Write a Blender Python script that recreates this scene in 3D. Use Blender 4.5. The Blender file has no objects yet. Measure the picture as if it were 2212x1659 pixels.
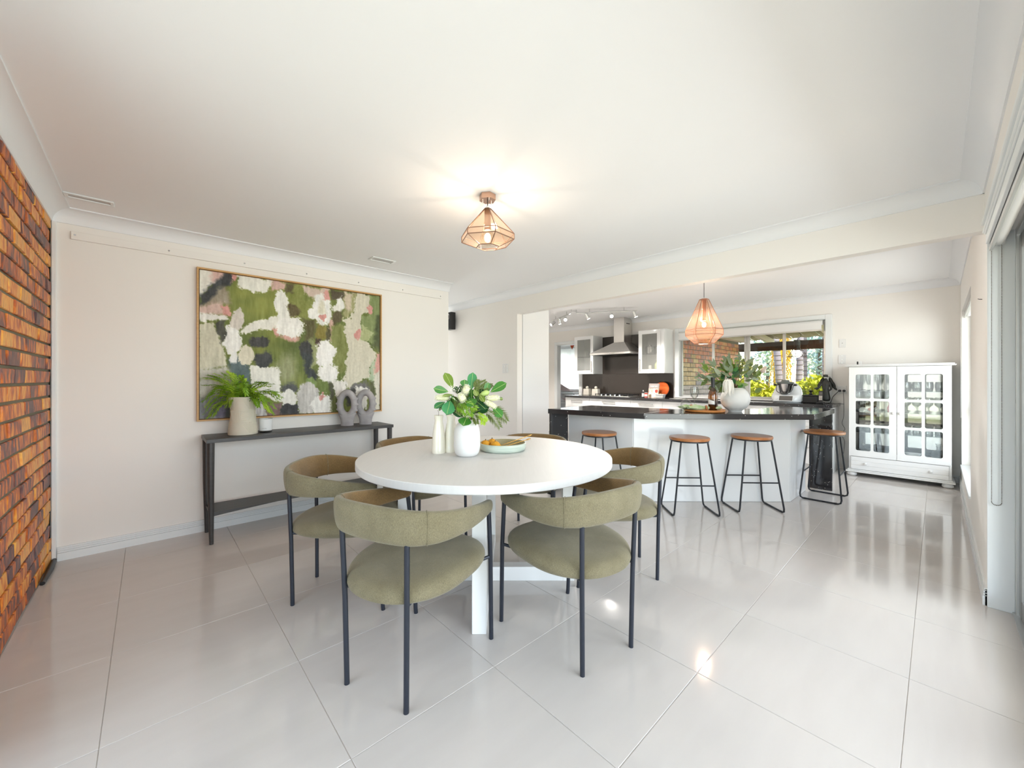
import bpy, bmesh, math, random
import numpy as np
from mathutils import Vector, Matrix
random.seed(7)
S = bpy.context.scene
C = S.collection
PI = math.pi
R = math.radians

# ------------------------------------------------------------------ camera, world, light, exposure
FPX, YAW, CAMZ = 850.0, R(47.27), 1.22
cam_d = bpy.data.cameras.new('camera')
cam_d.sensor_fit = 'HORIZONTAL'
cam_d.sensor_width = 36.0
cam_d.lens = 36.0 * FPX / 2212.0
cam_d.shift_y = -9.5 / 2212.0
cam_d.clip_start = 0.02
cam = bpy.data.objects.new('camera', cam_d)
C.objects.link(cam)
cam.location = (0, 0, CAMZ)
cam.rotation_euler = (PI / 2, 0, YAW - PI / 2)
S.camera = cam

S.view_settings.view_transform = 'Standard'
S.view_settings.look = 'None'
S.view_settings.gamma = 1.0
S.view_settings.use_curve_mapping = False
S.view_settings.exposure = 0.0
S.cycles.max_bounces = 10
S.cycles.diffuse_bounces = 6
S.cycles.glossy_bounces = 5
S.cycles.transmission_bounces = 8
S.cycles.transparent_max_bounces = 96
S.cycles.caustics_reflective = False
S.cycles.caustics_refractive = False
S.cycles.sample_clamp_indirect = 8.0

world = bpy.data.worlds.new('sky')
S.world = world
world.use_nodes = True
wn, wl = world.node_tree.nodes, world.node_tree.links
wn.clear()
w_out = wn.new('ShaderNodeOutputWorld')
w_bg = wn.new('ShaderNodeBackground')
w_sky = wn.new('ShaderNodeTexSky')
w_sky.sky_type = 'NISHITA'
w_sky.sun_disc = False
w_sky.sun_elevation = R(48)
w_sky.sun_rotation = R(60)
w_sky.air_density = 1.0
w_sky.dust_density = 2.0
w_bg.inputs['Strength'].default_value = 0.62
wl.new(w_sky.outputs[0], w_bg.inputs['Color'])
wl.new(w_bg.outputs[0], w_out.inputs['Surface'])

def lamp(kind, name, energy, loc, color=(1, 1, 1), rot=(0, 0, 0), size=None, size_y=None, spot=None, blend=0.4):
    d = bpy.data.lights.new(name, kind)
    d.energy = energy
    d.color = color
    if kind == 'AREA':
        d.shape = 'RECTANGLE'
        d.size, d.size_y = size, size_y
    elif kind == 'SUN':
        d.angle = R(1.0)
    else:
        d.shadow_soft_size = size if size else 0.03
    if kind == 'SPOT':
        d.spot_size, d.spot_blend = spot, blend
    o = bpy.data.objects.new(name, d)
    C.objects.link(o)
    o.location, o.rotation_euler = loc, rot
    return o

# sun on the garden, from behind the house's right, high
lamp('SUN', 'sun', 9.0, (9, -6, 9), (1.0, 0.95, 0.86), (R(32), 0, R(-30)))
# daylight through the glass doors and windows (outside the panes), then an added hall fill
lamp('AREA', 'daylight_brick_side_door', 66, (-2.3, 0.9, 1.25), (0.94, 0.97, 1.0), (0, R(-90), 0), 2.2, 3.4)
lamp('AREA', 'daylight_long_door', 235, (1.7, -2.2, 1.25), (0.94, 0.97, 1.0), (R(90), 0, 0), 4.6, 2.2)
lamp('AREA', 'daylight_kitchen_side_window', 27, (5.75, -0.55, 1.15), (0.97, 0.985, 1.0), (R(90), 0, 0), 1.6, 1.6)
lamp('AREA', 'daylight_sunroom_window', 36, (10.7, 8.1, 1.45), (0.98, 0.99, 1.0), (0, R(90), 0), 1.6, 2.6)
lamp('AREA', 'added_hall_fill', 40, (3.06, 7.6, 1.4), (0.98, 0.99, 1.0), (R(-90), 0, 0), 0.7, 1.8)  # fill lamp added to light the hall; the window there is invented

# ------------------------------------------------------------------ helpers
def lin(c):
    return tuple(((v / 255) / 12.92 if v / 255 <= 0.04045 else ((v / 255 + 0.055) / 1.055) ** 2.4) for v in c)

MATS = {}
def mat(name, rgb=(200, 200, 200), rough=0.5, metal=0.0, spec=0.5, noise=None, bump=None, coat=0.0, sheen=0.0, emit=None, raw=None, trans=0.0):
    """Principled material; noise=(scale, amount, rgb2, stretch) mixes a second colour, bump=(scale, strength, stretch)."""
    m = bpy.data.materials.new(name)
    m.use_nodes = True
    nt = m.node_tree
    b = nt.nodes['Principled BSDF']
    col = (*(raw if raw else lin(rgb)), 1)
    b.inputs['Base Color'].default_value = col
    b.inputs['Roughness'].default_value = rough
    b.inputs['Metallic'].default_value = metal
    b.inputs['Specular IOR Level'].default_value = spec
    if coat:
        b.inputs['Coat Weight'].default_value = coat
        b.inputs['Coat Roughness'].default_value = 0.06
    if sheen:
        b.inputs['Sheen Weight'].default_value = sheen
        b.inputs['Sheen Roughness'].default_value = 0.45
    if trans:
        b.inputs['Transmission Weight'].default_value = trans
    if emit:
        b.inputs['Emission Color'].default_value = (*lin(emit[0]), 1)
        b.inputs['Emission Strength'].default_value = emit[1]
    def coords(st):
        tc = nt.nodes.new('ShaderNodeTexCoord')
        mp = nt.nodes.new('ShaderNodeMapping')
        mp.inputs['Scale'].default_value = st
        nt.links.new(tc.outputs['Object'], mp.inputs['Vector'])
        return mp
    if noise:
        sc, amt, rgb2, st = noise
        n = nt.nodes.new('ShaderNodeTexNoise')
        n.inputs['Scale'].default_value = sc
        n.inputs['Detail'].default_value = 6
        nt.links.new(coords(st).outputs[0], n.inputs['Vector'])
        cr = nt.nodes.new('ShaderNodeValToRGB')
        cr.color_ramp.elements[0].position = 0.5 - 0.5 * amt
        cr.color_ramp.elements[1].position = 0.5 + 0.5 * amt
        cr.color_ramp.elements[0].color = col
        cr.color_ramp.elements[1].color = (*lin(rgb2), 1)
        nt.links.new(n.outputs['Fac'], cr.inputs['Fac'])
        nt.links.new(cr.outputs['Color'], b.inputs['Base Color'])
    if bump:
        sc, stg, st = bump
        n = nt.nodes.new('ShaderNodeTexNoise')
        n.inputs['Scale'].default_value = sc
        n.inputs['Detail'].default_value = 4
        nt.links.new(coords(st).outputs[0], n.inputs['Vector'])
        bp = nt.nodes.new('ShaderNodeBump')
        bp.inputs['Strength'].default_value = stg
        bp.inputs['Distance'].default_value = 0.004
        nt.links.new(n.outputs['Fac'], bp.inputs['Height'])
        nt.links.new(bp.outputs['Normal'], b.inputs['Normal'])
    MATS[name] = m
    return m

def clear_glass(name, tint=(1, 1, 1), gloss=0.12, rough=0.02, edge=None):
    """Thin pane: light passes straight through with a tint, plus a Fresnel mirror reflection."""
    m = bpy.data.materials.new(name)
    m.use_nodes = True
    nt = m.node_tree
    nt.nodes.clear()
    out = nt.nodes.new('ShaderNodeOutputMaterial')
    mix = nt.nodes.new('ShaderNodeMixShader')
    tr = nt.nodes.new('ShaderNodeBsdfTransparent')
    tr.inputs[0].default_value = (*tint, 1)
    gl = nt.nodes.new('ShaderNodeBsdfGlossy')
    gl.inputs['Roughness'].default_value = rough
    lw = nt.nodes.new('ShaderNodeLayerWeight')
    lw.inputs[0].default_value = 0.5
    pw = nt.nodes.new('ShaderNodeMath')
    pw.operation = 'POWER'
    pw.inputs[1].default_value = 3.5
    ml = nt.nodes.new('ShaderNodeMath')
    ml.operation = 'MULTIPLY_ADD'
    ml.inputs[1].default_value = 0.75
    ml.inputs[2].default_value = gloss * 0.4
    nt.links.new(lw.outputs['Facing'], pw.inputs[0])
    nt.links.new(pw.outputs[0], ml.inputs[0])
    nt.links.new(ml.outputs[0], mix.inputs[0])
    if edge:      # thicker glass where it turns away: darker outline
        ec = nt.nodes.new('ShaderNodeMix')
        ec.data_type = 'RGBA'
        ec.inputs['A'].default_value = (*tint, 1)
        ec.inputs['B'].default_value = (*(c * edge for c in tint), 1)
        e2 = nt.nodes.new('ShaderNodeMath')
        e2.operation = 'POWER'
        e2.inputs[1].default_value = 2.0
        nt.links.new(lw.outputs['Facing'], e2.inputs[0])
        nt.links.new(e2.outputs[0], ec.inputs['Factor'])
        nt.links.new(ec.outputs['Result'], tr.inputs[0])
    nt.links.new(tr.outputs[0], mix.inputs[1])
    nt.links.new(gl.outputs[0], mix.inputs[2])
    nt.links.new(mix.outputs[0], out.inputs[0])
    MATS[name] = m
    return m

class MB:
    def __init__(s):
        s.v, s.f, s.c = [], [], None
    def add(s, vs, fs):
        o = len(s.v)
        s.v += [tuple(v) for v in vs]
        s.f += [tuple(i + o for i in f) for f in fs]
        return s
    def box(s, x0, x1, y0, y1, z0, z1):
        vs = [(x, y, z) for z in (z0, z1) for y in (y0, y1) for x in (x0, x1)]
        return s.add(vs, [(0, 2, 3, 1), (4, 5, 7, 6), (0, 1, 5, 4), (2, 6, 7, 3), (0, 4, 6, 2), (1, 3, 7, 5)])
    def obox(s, c, ax, half):
        """box with centre c, axes ax (3 unit vectors), half sizes"""
        c = Vector(c)
        vs = [c + ax[0] * half[0] * i + ax[1] * half[1] * j + ax[2] * half[2] * k for k in (-1, 1) for j in (-1, 1) for i in (-1, 1)]
        return s.add(vs, [(0, 2, 3, 1), (4, 5, 7, 6), (0, 1, 5, 4), (2, 6, 7, 3), (0, 4, 6, 2), (1, 3, 7, 5)])
    def lathe(s, prof, n=24, c=(0, 0, 0), cap=True):
        o = len(s.v)
        for r, z in prof:
            for k in range(n):
                a = 2 * PI * k / n
                s.v.append((c[0] + r * math.cos(a), c[1] + r * math.sin(a), c[2] + z))
        for i in range(len(prof) - 1):
            for k in range(n):
                k2 = (k + 1) % n
                s.f.append((o + i * n + k, o + i * n + k2, o + (i + 1) * n + k2, o + (i + 1) * n + k))
        if cap:
            s.f.append(tuple(o + k for k in reversed(range(n))))
            e = o + (len(prof) - 1) * n
            s.f.append(tuple(e + k for k in range(n)))
        return s
    def tube(s, pts, r, n=8, cap=True, closed=False):
        pts = [Vector(p) for p in pts]
        rs = r if isinstance(r, (list, tuple)) else [r] * len(pts)
        o = len(s.v)
        N = len(pts)
        up = None
        for i, p in enumerate(pts):
            a = pts[(i - 1) % N] if (closed or i > 0) else pts[i]
            b = pts[(i + 1) % N] if (closed or i < N - 1) else pts[i]
            t = (b - a)
            t = t.normalized() if t.length > 1e-9 else Vector((0, 0, 1))
            if up is None:
                up = Vector((0, 0, 1)) if abs(t.z) < 0.9 else Vector((1, 0, 0))
            x = t.cross(up)
            if x.length < 1e-6:
                x = t.cross(Vector((0, 1, 0.1)))
            x.normalize()
            y = x.cross(t).normalized()
            up = y
            for k in range(n):
                an = 2 * PI * k / n
                s.v.append(tuple(p + x * math.cos(an) * rs[i] + y * math.sin(an) * rs[i]))
        for i in range(N if closed else N - 1):
            i2 = (i + 1) % N
            for k in range(n):
                k2 = (k + 1) % n
                s.f.append((o + i * n + k, o + i * n + k2, o + i2 * n + k2, o + i2 * n + k))
        if cap and not closed:
            s.f.append(tuple(o + k for k in reversed(range(n))))
            s.f.append(tuple(o + (N - 1) * n + k for k in range(n)))
        return s
    def prism(s, poly, z0, z1):
        o = len(s.v)
        n = len(poly)
        s.v += [(x, y, z0) for x, y in poly] + [(x, y, z1) for x, y in poly]
        s.f.append(tuple(o + k for k in reversed(range(n))))
        s.f.append(tuple(o + n + k for k in range(n)))
        for k in range(n):
            k2 = (k + 1) % n
            s.f.append((o + k, o + k2, o + n + k2, o + n + k))
        return s
    def sphere(s, c, r, n=12, m=8, sc=(1, 1, 1)):
        o = len(s.v)
        s.v.append((c[0], c[1], c[2] - r * sc[2]))
        for i in range(1, m):
            ph = PI * i / m - PI / 2
            for k in range(n):
                a = 2 * PI * k / n
                s.v.append((c[0] + r * sc[0] * math.cos(ph) * math.cos(a), c[1] + r * sc[1] * math.cos(ph) * math.sin(a), c[2] + r * sc[2] * math.sin(ph)))
        s.v.append((c[0], c[1], c[2] + r * sc[2]))
        e = len(s.v) - 1
        for k in range(n):
            k2 = (k + 1) % n
            s.f.append((o, o + 1 + k2, o + 1 + k))
            for i in range(m - 2):
                s.f.append((o + 1 + i * n + k, o + 1 + i * n + k2, o + 1 + (i + 1) * n + k2, o + 1 + (i + 1) * n + k))
            s.f.append((o + 1 + (m - 2) * n + k, o + 1 + (m - 2) * n + k2, e))
        return s
    def xform(s, M, start=0):
        for i in range(start, len(s.v)):
            s.v[i] = tuple(M @ Vector(s.v[i]))
        return s
    def mesh(s, name, smooth=None):
        me = bpy.data.meshes.new(name)
        me.from_pydata(s.v, [], s.f)
        me.update()
        bm = bmesh.new()
        bm.from_mesh(me)
        bmesh.ops.recalc_face_normals(bm, faces=bm.faces)
        bm.to_mesh(me)
        bm.free()
        if smooth:
            me.shade_smooth()
            me.set_sharp_from_angle(angle=R(smooth))
        return me
    def build(s, name, m, parent=None, smooth=None, bev=None, loc=None, rot=None, label=None, seg=2, sub=None, recalc=True):
        me = s.mesh(name, smooth if smooth else (40 if bev else None))
        return link(name, me, m, parent, bev, loc, rot, label, seg, sub)

def link(name, me, m, parent=None, bev=None, loc=None, rot=None, label=None, seg=2, sub=None):
    o = bpy.data.objects.new(name, me)
    C.objects.link(o)
    for q in (m if isinstance(m, (list, tuple)) else [m]):
        if q.name not in [k.name for k in me.materials if k]:
            me.materials.append(q)
    if parent:
        o.parent = parent
    if loc is not None:
        o.location = loc
    if rot is not None:
        o.rotation_euler = rot
    if bev:
        b = o.modifiers.new('bevel', 'BEVEL')
        b.width, b.segments, b.limit_method = bev, seg, 'ANGLE'
        b.angle_limit = R(35)
    if sub:
        q = o.modifiers.new('sub', 'SUBSURF')
        q.levels = q.render_levels = sub
    if label:
        o['label'] = label
    return o

def thing(name, label, cat, loc=(0, 0, 0), rz=0.0, group=None):
    o = bpy.data.objects.new(name, None)
    o.empty_display_size = 0.05
    C.objects.link(o)
    o.location = loc
    o.rotation_euler = (0, 0, rz)
    return tag(o, label, cat, group)

def tag(o, label, cat, group=None):
    o['label'], o['category'] = label, cat
    if group:
        o['group'] = group
    return o

def struct(o):
    o['kind'] = 'structure'
    return o

def sempty(name):
    o = bpy.data.objects.new(name, None)
    C.objects.link(o)
    o['kind'] = 'structure'
    return o

def dup(root, loc, rz=None, label=None):
    def cp(o, par):
        c = o.copy()
        C.objects.link(c)
        if par:
            c.parent = par
        for ch in o.children:
            cp(ch, c)
        return c
    r = cp(root, None)
    r.location = loc
    if rz is not None:
        r.rotation_euler = (r.rotation_euler[0], r.rotation_euler[1], rz)
    if label:
        r['label'] = label
    return r

FV = Vector((math.cos(YAW), math.sin(YAW), 0))
RV = Vector((math.sin(YAW), -math.cos(YAW), 0))
ZV = Vector((0, 0, 1))

def ray_dir(px, py):
    return FV + RV * ((px - 1106) / FPX) + ZV * ((820 - py) / FPX)

def leaf_mesh(name, L, W, fold=0.25, droop=0.15, n=6, shape='oval', smooth=True):
    """a leaf blade along +x, width along y, normal +z"""
    vs, fs = [], []
    for i in range(n + 1):
        t = i / n
        if shape == 'oval':
            w = math.sin(PI * min(1, t * 0.98 + 0.02)) ** 0.7
        elif shape == 'spat':   # widest towards the tip
            w = (math.sin(PI * t ** 1.5) ** 0.6) if 0 < t < 1 else 0.03
        else:                   # lance
            w = math.sin(PI * t ** 0.75) ** 1.0 if 0 < t < 1 else 0.02
        w = max(w, 0.03) * W / 2
        z = -droop * L * t * t
        vs += [(t * L, -w, z + fold * w), (t * L, 0, z), (t * L, w, z + fold * w)]
    for i in range(n):
        a = i * 3
        fs += [(a, a + 3, a + 4, a + 1), (a + 1, a + 4, a + 5, a + 2)]
    me = bpy.data.meshes.new(name)
    me.from_pydata(vs, [], fs)
    me.update()
    me.shade_smooth()
    return me

def aim(direction, roll=0.0, normal_hint=(0, 0, 1)):
    """rotation matrix with +x along direction and +z near normal_hint"""
    x = Vector(direction).normalized()
    z = Vector(normal_hint)
    y = z.cross(x)
    if y.length < 1e-4:
        y = Vector((0, 1, 0)).cross(x)
    y.normalize()
    z = x.cross(y).normalized()
    M = Matrix((x, y, z)).transposed()
    return M.to_4x4() @ Matrix.Rotation(roll, 4, 'X')
# ------------------------------------------------------------------ materials
M = MATS
mat('wall_paint', (236, 233, 229), 0.7, bump=(90, 0.05, (1, 1, 1)))
mat('ceiling_paint', (240, 241, 243), 0.8)
mat('cornice_paint', (232, 234, 237), 0.6)
mat('trim_paint', (228, 231, 232), 0.35)
mat('grout', (188, 182, 177), 0.8)
mat('tile', (203, 198, 194), 0.09, spec=0.5, noise=(2.2, 0.8, (194, 188, 184), (1, 5, 1)))
mat('mortar', (118, 113, 94), 0.95, bump=(60, 0.8, (1, 1, 1)))
mat('white_gloss', (230, 231, 232), 0.08, spec=0.6)
mat('white_satin', (226, 226, 225), 0.35)
mat('white_table', (212, 210, 207), 0.5, spec=0.3, noise=(6, 0.9, (205, 203, 200), (1, 14, 1)))
mat('aluminium', (196, 196, 194), 0.35, metal=0.7)
mat('grey_frame', (132, 132, 130), 0.45, metal=0.3)
mat('steel', (226, 224, 220), 0.34, metal=1.0, bump=(40, 0.05, (1, 30, 1)))
mat('chrome', (215, 215, 215), 0.12, metal=1.0)
mat('black_metal', (38, 40, 46), 0.42, metal=0.2)
mat('leg_metal', (42, 46, 56), 0.40, metal=0.3)
mat('black_plastic', (26, 26, 27), 0.4)
mat('dark_wood', (50, 49, 50), 0.42, noise=(3, 0.9, (68, 66, 65), (1, 18, 18)))
mat('stool_wood', (184, 122, 72), 0.36, noise=(5, 0.9, (150, 94, 52), (1, 12, 6)), coat=0.15)
mat('oak', (206, 166, 110), 0.5, noise=(5, 0.8, (184, 138, 84), (1, 1, 20)))
mat('shadow_gap', (110, 72, 34), 0.7)
mat('copper', (196, 140, 112), 0.28, metal=0.9)
mat('copper_dark', (140, 108, 90), 0.35, metal=0.7)
mat('rose_gold', (206, 168, 146), 0.22, metal=0.9)
mat('bulb', (255, 240, 215), 0.3, emit=((255, 226, 180), 9.0))
mat('bulb_white', (255, 250, 240), 0.3, emit=((255, 246, 230), 14.0))
mat('spot_face', (255, 255, 255), 0.3, emit=((255, 250, 240), 30.0))
mat('cream_ceramic', (236, 231, 216), 0.14)
mat('white_ceramic', (222, 221, 219), 0.55)
mat('white_bisque', (228, 227, 225), 0.6, bump=(30, 0.15, (1, 1, 1)))
mat('grey_stone', (182, 178, 178), 0.9, noise=(14, 0.7, (142, 138, 141), (1, 1, 1)), bump=(45, 0.7, (1, 1, 1)))
mat('planter', (206, 200, 184), 0.75)
mat('soil', (70, 56, 40), 1.0)
mat('gold', (214, 168, 96), 0.25, metal=1.0)
mat('curtain', (240, 241, 244), 0.9)
mat('pink_cloth', (222, 200, 196), 0.95)
mat('white_cloth', (236, 234, 232), 0.95)
mat('orange_cloth', (226, 98, 54), 0.85)
mat('veranda_wood', (60, 48, 40), 0.8)
mat('veranda_white', (226, 214, 200), 0.7)
mat('veranda_sheet', (150, 132, 112), 0.6, noise=(2, 0.8, (118, 102, 86), (1, 1, 1)))
mat('patio', (190, 180, 165), 0.8)
mat('lawn', (128, 136, 92), 0.95, noise=(3, 0.9, (150, 152, 110), (1, 1, 1)))
mat('trunk', (172, 160, 164), 0.85, noise=(6, 0.9, (140, 128, 132), (1, 1, 4)))
mat('bark', (104, 92, 78), 0.9)
mat('screen', (96, 92, 88), 0.15)
mat('mirror', (158, 153, 146), 0.04, metal=1.0)
clear_glass('pane', (0.97, 0.985, 0.98), 0.10)
clear_glass('cabinet_glass', (0.97, 0.98, 0.975), 0.16)
clear_glass('drink_glass', (0.95, 0.96, 0.955), 0.16, 0.03, 0.45)
clear_glass('shelf_glass', (0.78, 0.85, 0.83), 0.3, 0.02, 0.35)
clear_glass('amber_glass', (0.965, 0.845, 0.72), 0.22, 0.12)
clear_glass('rose_glass', (0.96, 0.80, 0.66), 0.25, 0.10)
clear_glass('bottle_glass', (0.55, 0.30, 0.06), 0.30, 0.05)
clear_glass('frosted', (0.95, 0.95, 0.94), 0.10, 0.25)
def tint(name, rgb, f):
    nt = M[name].node_tree
    out = [n for n in nt.nodes if n.type == 'OUTPUT_MATERIAL'][0]
    old = out.inputs[0].links[0].from_socket
    tl = nt.nodes.new('ShaderNodeBsdfTranslucent'); tl.inputs[0].default_value = (*lin(rgb), 1)
    b = nt.nodes.new('ShaderNodeMixShader'); b.inputs[0].default_value = f
    nt.links.new(old, b.inputs[1]); nt.links.new(tl.outputs[0], b.inputs[2])
    nt.links.new(b.outputs[0], out.inputs[0])
tint('amber_glass', (236, 196, 160), 0.04)
tint('rose_glass', (232, 168, 136), 0.04)
clear_glass('bulb_glass', (0.97, 0.94, 0.88), 0.2)
def frost():
    nt = M['frosted'].node_tree
    out = [n for n in nt.nodes if n.type == 'OUTPUT_MATERIAL'][0]
    old = out.inputs[0].links[0].from_socket
    df = nt.nodes.new('ShaderNodeBsdfDiffuse'); df.inputs[0].default_value = (*lin((206, 206, 202)), 1)
    tl = nt.nodes.new('ShaderNodeBsdfTranslucent'); tl.inputs[0].default_value = (*lin((220, 220, 216)), 1)
    a = nt.nodes.new('ShaderNodeMixShader'); a.inputs[0].default_value = 0.5
    b = nt.nodes.new('ShaderNodeMixShader'); b.inputs[0].default_value = 0.17
    nt.links.new(df.outputs[0], a.inputs[1]); nt.links.new(tl.outputs[0], a.inputs[2])
    nt.links.new(old, b.inputs[1]); nt.links.new(a.outputs[0], b.inputs[2])
    nt.links.new(b.outputs[0], out.inputs[0])
frost()

def sparkle_stone(name, rgb, speck=0.035, sc=90):
    """dark engineered stone with small pale mirror flecks"""
    m = mat(name, rgb, 0.10, spec=0.6)
    nt = m.node_tree
    b = nt.nodes['Principled BSDF']
    tc = nt.nodes.new('ShaderNodeTexCoord')
    vo = nt.nodes.new('ShaderNodeTexVoronoi')
    vo.inputs['Scale'].default_value = sc
    nt.links.new(tc.outputs['Object'], vo.inputs['Vector'])
    sp = nt.nodes.new('ShaderNodeSeparateColor')
    nt.links.new(vo.outputs['Color'], sp.inputs[0])
    lt = nt.nodes.new('ShaderNodeMath')
    lt.operation = 'LESS_THAN'
    lt.inputs[1].default_value = speck
    nt.links.new(sp.outputs[0], lt.inputs[0])
    dl = nt.nodes.new('ShaderNodeMath')
    dl.operation = 'LESS_THAN'
    dl.inputs[1].default_value = 0.34
    nt.links.new(vo.outputs['Distance'], dl.inputs[0])
    mu = nt.nodes.new('ShaderNodeMath')
    mu.operation = 'MULTIPLY'
    nt.links.new(lt.outputs[0], mu.inputs[0])
    nt.links.new(dl.outputs[0], mu.inputs[1])
    mx = nt.nodes.new('ShaderNodeMix')
    mx.data_type = 'RGBA'
    mx.inputs['A'].default_value = (*lin(rgb), 1)
    mx.inputs['B'].default_value = (*lin((226, 226, 222)), 1)
    nt.links.new(mu.outputs[0], mx.inputs['Factor'])
    nt.links.new(mx.outputs['Result'], b.inputs['Base Color'])
    return m
sparkle_stone('black_stone', (46, 45, 47), 0.016, 120)
sparkle_stone('splash_stone', (54, 48, 44), 0.035, 80)

def brick_material(name, cols, streak=(2, 1, 1)):
    """one burnt-clay brick look; colour differs from brick to brick and streaks run up each face"""
    m = mat(name, (180, 110, 50), 0.45)
    nt = m.node_tree
    b = nt.nodes['Principled BSDF']
    oi = nt.nodes.new('ShaderNodeObjectInfo')
    tc = nt.nodes.new('ShaderNodeTexCoord')
    ad = nt.nodes.new('ShaderNodeVectorMath')
    ad.operation = 'MULTIPLY_ADD'
    nt.links.new(oi.outputs['Random'], ad.inputs[0])
    ad.inputs[1].default_value = (37, 53, 71)
    mp = nt.nodes.new('ShaderNodeMapping')
    mp.inputs['Scale'].default_value = streak
    nt.links.new(tc.outputs['Object'], mp.inputs['Vector'])
    nt.links.new(mp.outputs[0], ad.inputs[2])
    n1 = nt.nodes.new('ShaderNodeTexNoise')
    n1.inputs['Scale'].default_value = 11
    n1.inputs['Detail'].default_value = 5
    n1.inputs['Roughness'].default_value = 0.55
    nt.links.new(ad.outputs[0], n1.inputs['Vector'])
    ma = nt.nodes.new('ShaderNodeMath')
    ma.operation = 'MULTIPLY_ADD'
    nt.links.new(oi.outputs['Random'], ma.inputs[0])
    ma.inputs[1].default_value = 0.36
    ma.inputs[2].default_value = -0.18
    sm = nt.nodes.new('ShaderNodeMath')
    sm.operation = 'ADD'
    nt.links.new(ma.outputs[0], sm.inputs[0])
    nt.links.new(n1.outputs['Fac'], sm.inputs[1])
    cr = nt.nodes.new('ShaderNodeValToRGB')
    e = cr.color_ramp.elements
    e[0].position, e[0].color = cols[0][0], (*lin(cols[0][1]), 1)
    e[1].position, e[1].color = cols[-1][0], (*lin(cols[-1][1]), 1)
    for p, c in cols[1:-1]:
        q = e.new(p)
        q.color = (*lin(c), 1)
    nt.links.new(sm.outputs[0], cr.inputs['Fac'])
    nt.links.new(cr.outputs['Color'], b.inputs['Base Color'])
    n2 = nt.nodes.new('ShaderNodeTexNoise')
    n2.inputs['Scale'].default_value = 40
    nt.links.new(ad.outputs[0], n2.inputs['Vector'])
    bp = nt.nodes.new('ShaderNodeBump')
    bp.inputs['Strength'].default_value = 0.6
    bp.inputs['Distance'].default_value = 0.004
    nt.links.new(n2.outputs['Fac'], bp.inputs['Height'])
    nt.links.new(bp.outputs['Normal'], b.inputs['Normal'])
    return m
brick_material('clinker', [(0.22, (80, 52, 56)), (0.36, (118, 72, 62)), (0.46, (186, 92, 38)), (0.56, (222, 130, 46)), (0.68, (236, 172, 78)), (0.8, (204, 140, 74))], (1, 2.4, 0.8))
brick_material('outside_brick', [(0.22, (150, 128, 132)), (0.36, (184, 122, 104)), (0.52, (222, 134, 98)), (0.66, (232, 168, 116)), (0.8, (206, 182, 140))], (1.6, 1, 0.8))

# ------------------------------------------------------------------ room shell
XB, YP, YR, XBEAM, XREAR = -0.48, 4.02, -0.18, 3.50, 7.00
ZC, ZK = 2.37, 2.42

def brick_wall(parent, m, origin, along, out, L, z0, courses, pick=None, bl=0.24, bh=0.0853, gap=0.015, depth=0.03, proud=0.004):
    """separate bricks in running bond; origin is on the wall face, 'along' the wall, 'out' of it"""
    al, ou = Vector(along), Vector(out)
    shapes = []
    for k in range(10):
        hl, hh = (bl - gap) / 2, (bh - gap) / 2
        mb = MB()
        j = lambda a: random.uniform(-a, a)
        vs = []
        for d in (0, 1):
            for zz in (-1, 1):
                for aa in (-1, 1):
                    p = al * (aa * (hl - (0.004 if d else 0)) + j(0.0025)) + ZV * (zz * (hh - (0.003 if d else 0)) + j(0.002)) + ou * (-depth if d == 0 else j(0.002))
                    vs.append(p)
        mid = [al * (aa * hl) + ZV * (zz * hh) + ou * (-0.005) for zz in (-1, 1) for aa in (-1, 1)]
        mb.add(vs[:4] + mid + vs[4:], [(0, 1, 5, 4), (1, 3, 7, 5), (3, 2, 6, 7), (2, 0, 4, 6), (4, 5, 9, 8), (5, 7, 11, 9), (7, 6, 10, 11), (6, 4, 8, 10), (8, 9, 11, 10)])
        sm_ = mb.mesh('brick')
        shapes.append(sm_)
    if pick:
        for k, q in enumerate(m):
            shapes[k].materials.append(q)
    for c in range(courses):
        a = -(bl / 2 if c % 2 else 0)
        a += random.uniform(-0.012, 0.012)
        while a < L - 0.03:
            s, e = max(a, 0), min(a + bl, L)
            if e - s > 0.035:
                o = link('brick', pick((s + e) / 2, z0 + c * bh, shapes) if pick else random.choice(shapes), [] if pick else m, parent)
                o.location = Vector(origin) + al * ((s + e) / 2) + ZV * (z0 + (c + 0.5) * bh) + ou * random.uniform(-proud, proud)
                f = (e - s) / bl
                if f < 0.999:
                    o.scale = (f if abs(al.x) > 0.5 else 1, f if abs(al.y) > 0.5 else 1, 1)
            a += bl

wl_ = MB().box(XB - 0.14, XB - 0.010, 2.00, YP + 0.12, -0.1, ZC).build('wall_left', M['mortar'])
struct(wl_)
brick_wall(wl_, M['clinker'], (XB, YP - 0.004, 0), (0, -1, 0), (1, 0, 0), YP - 2.0, 0.0, 27)

def wall(name, *boxes, m=None):
    mb = MB()
    for b in boxes:
        mb.box(*b)
    return struct(mb.build(name, m or M['wall_paint']))

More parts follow.
